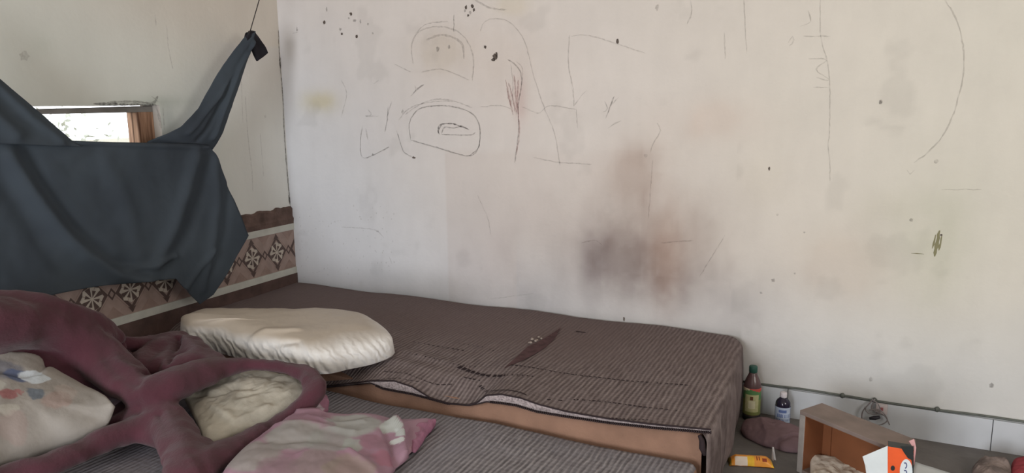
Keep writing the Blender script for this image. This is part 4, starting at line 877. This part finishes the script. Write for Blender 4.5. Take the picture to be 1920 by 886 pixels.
mb = MB(); mb.box((0, 0, 0), (tt+.008, DB, HB-tt), 0, Rm, FL); mb.build('side_board', M_edge, dr, .002)
mb = MB(); mb.box((WB-tt, 0, 0), (WB, DB, HB-tt), 0, Rm, FL); mb.build('side_board', M_out, dr, .002)
mb = MB(); mb.box((tt+.008, 0, 0), (WB-tt, DB, tt), 0, Rm, FL); mb.build('bottom_board', M_out, dr, .002)
mb = MB(); mb.box((tt+.008, DB-.004, tt), (WB-tt, DB, HB-tt), 0, Rm, FL); mb.build('back_board', M_out, dr)
o = puff('cream_cloth', [(1519, 855, .045), (1540, 855, .048), (1575, 860, .05), (1612, 866, .05), (1640, 878, .045), (1640, 925, .02), (1560, 930, .015), (1522, 905, .02), (1519, 880, .025)], .014, mat('cream_rag', (214, 204, 190), .95, .1, .18, 18, .3, 60), None, .017, n=90, rings=22, wr=.008, wsc=22, p=4)
tag(o, 'crumpled cream cloth stuffed into the mouth of the wooden drawer', 'cloth')

# ------------------------------------------------------------------ orange carton
yC = -.80
def cp(px, py, off=0): q = at(px, py, 1, yC-off); return q
xa, xb = cp(1664, 850)[0], cp(1713, 850)[0]; zc_ = cp(1664, 836)[2]
ct = empty('small_carton', ((xa+xb)/2, yC+.03, 0), 'small white, orange and black carton with open flap before the wooden drawer', 'box')
MC = [mat('carton_white', (214, 222, 226), .5, .3, .04), mat('carton_orange', (226, 92, 44), .4, .4, .06), mat('carton_black', (40, 44, 44), .4, .4), mat('carton_pink', (196, 150, 150), .5), mat('carton_blue', (60, 70, 120), .5)]
mb = MB(); mb.box((xa, yC, 0), (xb, yC+.045, zc_), 1); mb.m[-1] = 2
def dec(pts, mi, off=.0006): mb.add([cp(px, py, off) for px, py in pts], [tuple(range(len(pts)))], mi)
dec([(1688, 836), (1713, 836), (1713, 852), (1709, 862), (1702, 858), (1695, 848)], 2)
dec([(1712, 836), (1713, 860), (1713, 980), (1710, 980), (1710, 870), (1708, 856)], 2, .0008)
cx_, cz_ = 1699, 884
dec([(cx_+12*math.cos(t), cz_+24*math.sin(t)) for t in np.linspace(0, 2*math.pi, 26)[:-1]], 0, .0009)
dec([(1674+4*math.cos(t), 877+5*math.sin(t)) for t in np.linspace(0, 2*math.pi, 14)[:-1]], 2, .0009)
# figures printed in the white oval
for (x_, y_) in ((1697, 872), (1697, 886)):
    t5 = np.linspace(-2.2, 1.6, 14); P5 = [(x_+4*math.cos(t), y_+6*math.sin(t)) for t in t5]; P6 = [(x_+2.2*math.cos(t), y_+3.8*math.sin(t)) for t in t5]
    for i in range(13): dec([P5[i], P5[i+1], P6[i+1], P6[i]], 4, .0013)
mb.build('carton_body', MC, ct)
mb = MB(); yl = yC-.0
P4 = [at(1664, 835, 1, yC-.001), at(1617, 855, 1, yC-.03), at(1622, 872, 1, yC-.03), at(1634, 960, 1, yC-.03), at(1664, 960, 1, yC-.001)]
mb.add(P4, [tuple(range(5))], 0); e = mb.build('side_flap', MC[0], ct); sd = e.modifiers.new('t', 'SOLIDIFY'); sd.thickness = .0012
mb = MB(); P4 = [at(1704, 826, 1, yC+.01), at(1714, 822, 1, yC+.01), at(1718, 838, 1, yC+.01), at(1714, 872, 1, yC+.01), at(1711, 860, 1, yC+.01), at(1713, 840, 1, yC+.01)]
mb.add(P4, [tuple(range(6))], 0); e = mb.build('end_flap', MC[3], ct); sd = e.modifiers.new('t', 'SOLIDIFY'); sd.thickness = .0012

# ------------------------------------------------------------------ paper and heap at the lower right corner
mb = MB(); q = [at(1716, 868, 2, .004), at(1775, 884, 2, .004), at(1830, 905, 2, .004), at(1760, 940, 2, .004), at(1700, 930, 2, .004)]
n = 14; A4 = np.zeros((n, n, 3)); c4 = [q[0], q[2], q[3], q[4]]
for i in range(n):
    for j in range(n):
        u, v = i/(n-1), j/(n-1); P0 = (c4[0]*(1-u)+c4[1]*u)*(1-v)+(c4[3]*(1-u)+c4[2]*u)*v; A4[i, j] = P0+np.array([0, 0, .004+.004*(fbm(u*2, v*2, 8)+.6)])
mb.grid(A4, 0, True); e = mb.build('paper_sheet', mat('white_paper', (206, 210, 212), .7, .2, .04)); sd = e.modifiers.new('t', 'SOLIDIFY'); sd.thickness = .001
tag(e, 'white paper sheet lying on the cement floor behind the orange carton', 'paper')
o = puff('grey_rag', [(1822, 880, .01), (1838, 868, .02), (1858, 862, .03), (1880, 862, .04), (1892, 872, .03), (1896, 900, .02), (1880, 925, .01), (1840, 920, .01), (1824, 900, .01)], .045, mat('grey_patterned_rag', (124, 112, 108), .95, .1, .45, 22, .3, 60), None, 0.0, n=90, rings=24, wr=.010, wsc=20)
tag(o, 'crumpled grey patterned rag on the floor near the back wall, next to the red cloth', 'rag')
o = puff('red_rag', [(1896, 872, .02), (1905, 862, .03), (1935, 862, .04), (1965, 880, .03), (1970, 915, .02), (1930, 930, .01), (1902, 915, .01), (1894, 893, .02)], .035, mat('dull_red_cloth', (140, 62, 68), .95, .1, .25, 12, .3, 60), None, 0.0, n=90, rings=24, wr=.008, wsc=16)
tag(o, 'crumpled dull red cloth on the floor beside the grey rag', 'rag')

# ------------------------------------------------------------------ tree outside the window
tree = empty('outside_tree', (-5.2, .55, -.3), 'pale sunlit tree standing outside beyond the small window', 'tree')
mb = MB(); mb.tube([(-5.2, .55, -.3), (-5.15, .6, .4), (-5.22, .7, 1.0)], [.09, .07, .03], 0, 8)
for k in range(8):
    a = rng.uniform(0, 6.28); mb.tube([(-5.2, .62, .5+.06*k), (-5.2+.25*math.cos(a), .62+.4*math.sin(a), .8+.06*k), (-5.2+.4*math.cos(a), .62+.8*math.sin(a), 1.05+.05*k)], [.03, .018, .008], 0, 6)
mb.build('trunk', mat('pale_bark', (170, 165, 155), .9), tree)
mb = MB()
for k in range(4500):
    c = np.array([-5.2+rng.normal(0, .4), .6+rng.normal(0, .75), .95+rng.normal(0, .22)]); a, b = rng.normal(0, 1, 3), rng.normal(0, 1, 3); a /= np.linalg.norm(a); b -= a*(a@b); b /= np.linalg.norm(b)
    s_ = rng.uniform(.03, .055); mb.add([c-a*s_, c+b*s_*.5, c+a*s_, c-b*s_*.5], [(0, 1, 2, 3)], 0)
mb.build('foliage', mat('dry_leaf', (170, 172, 160), .9), tree)
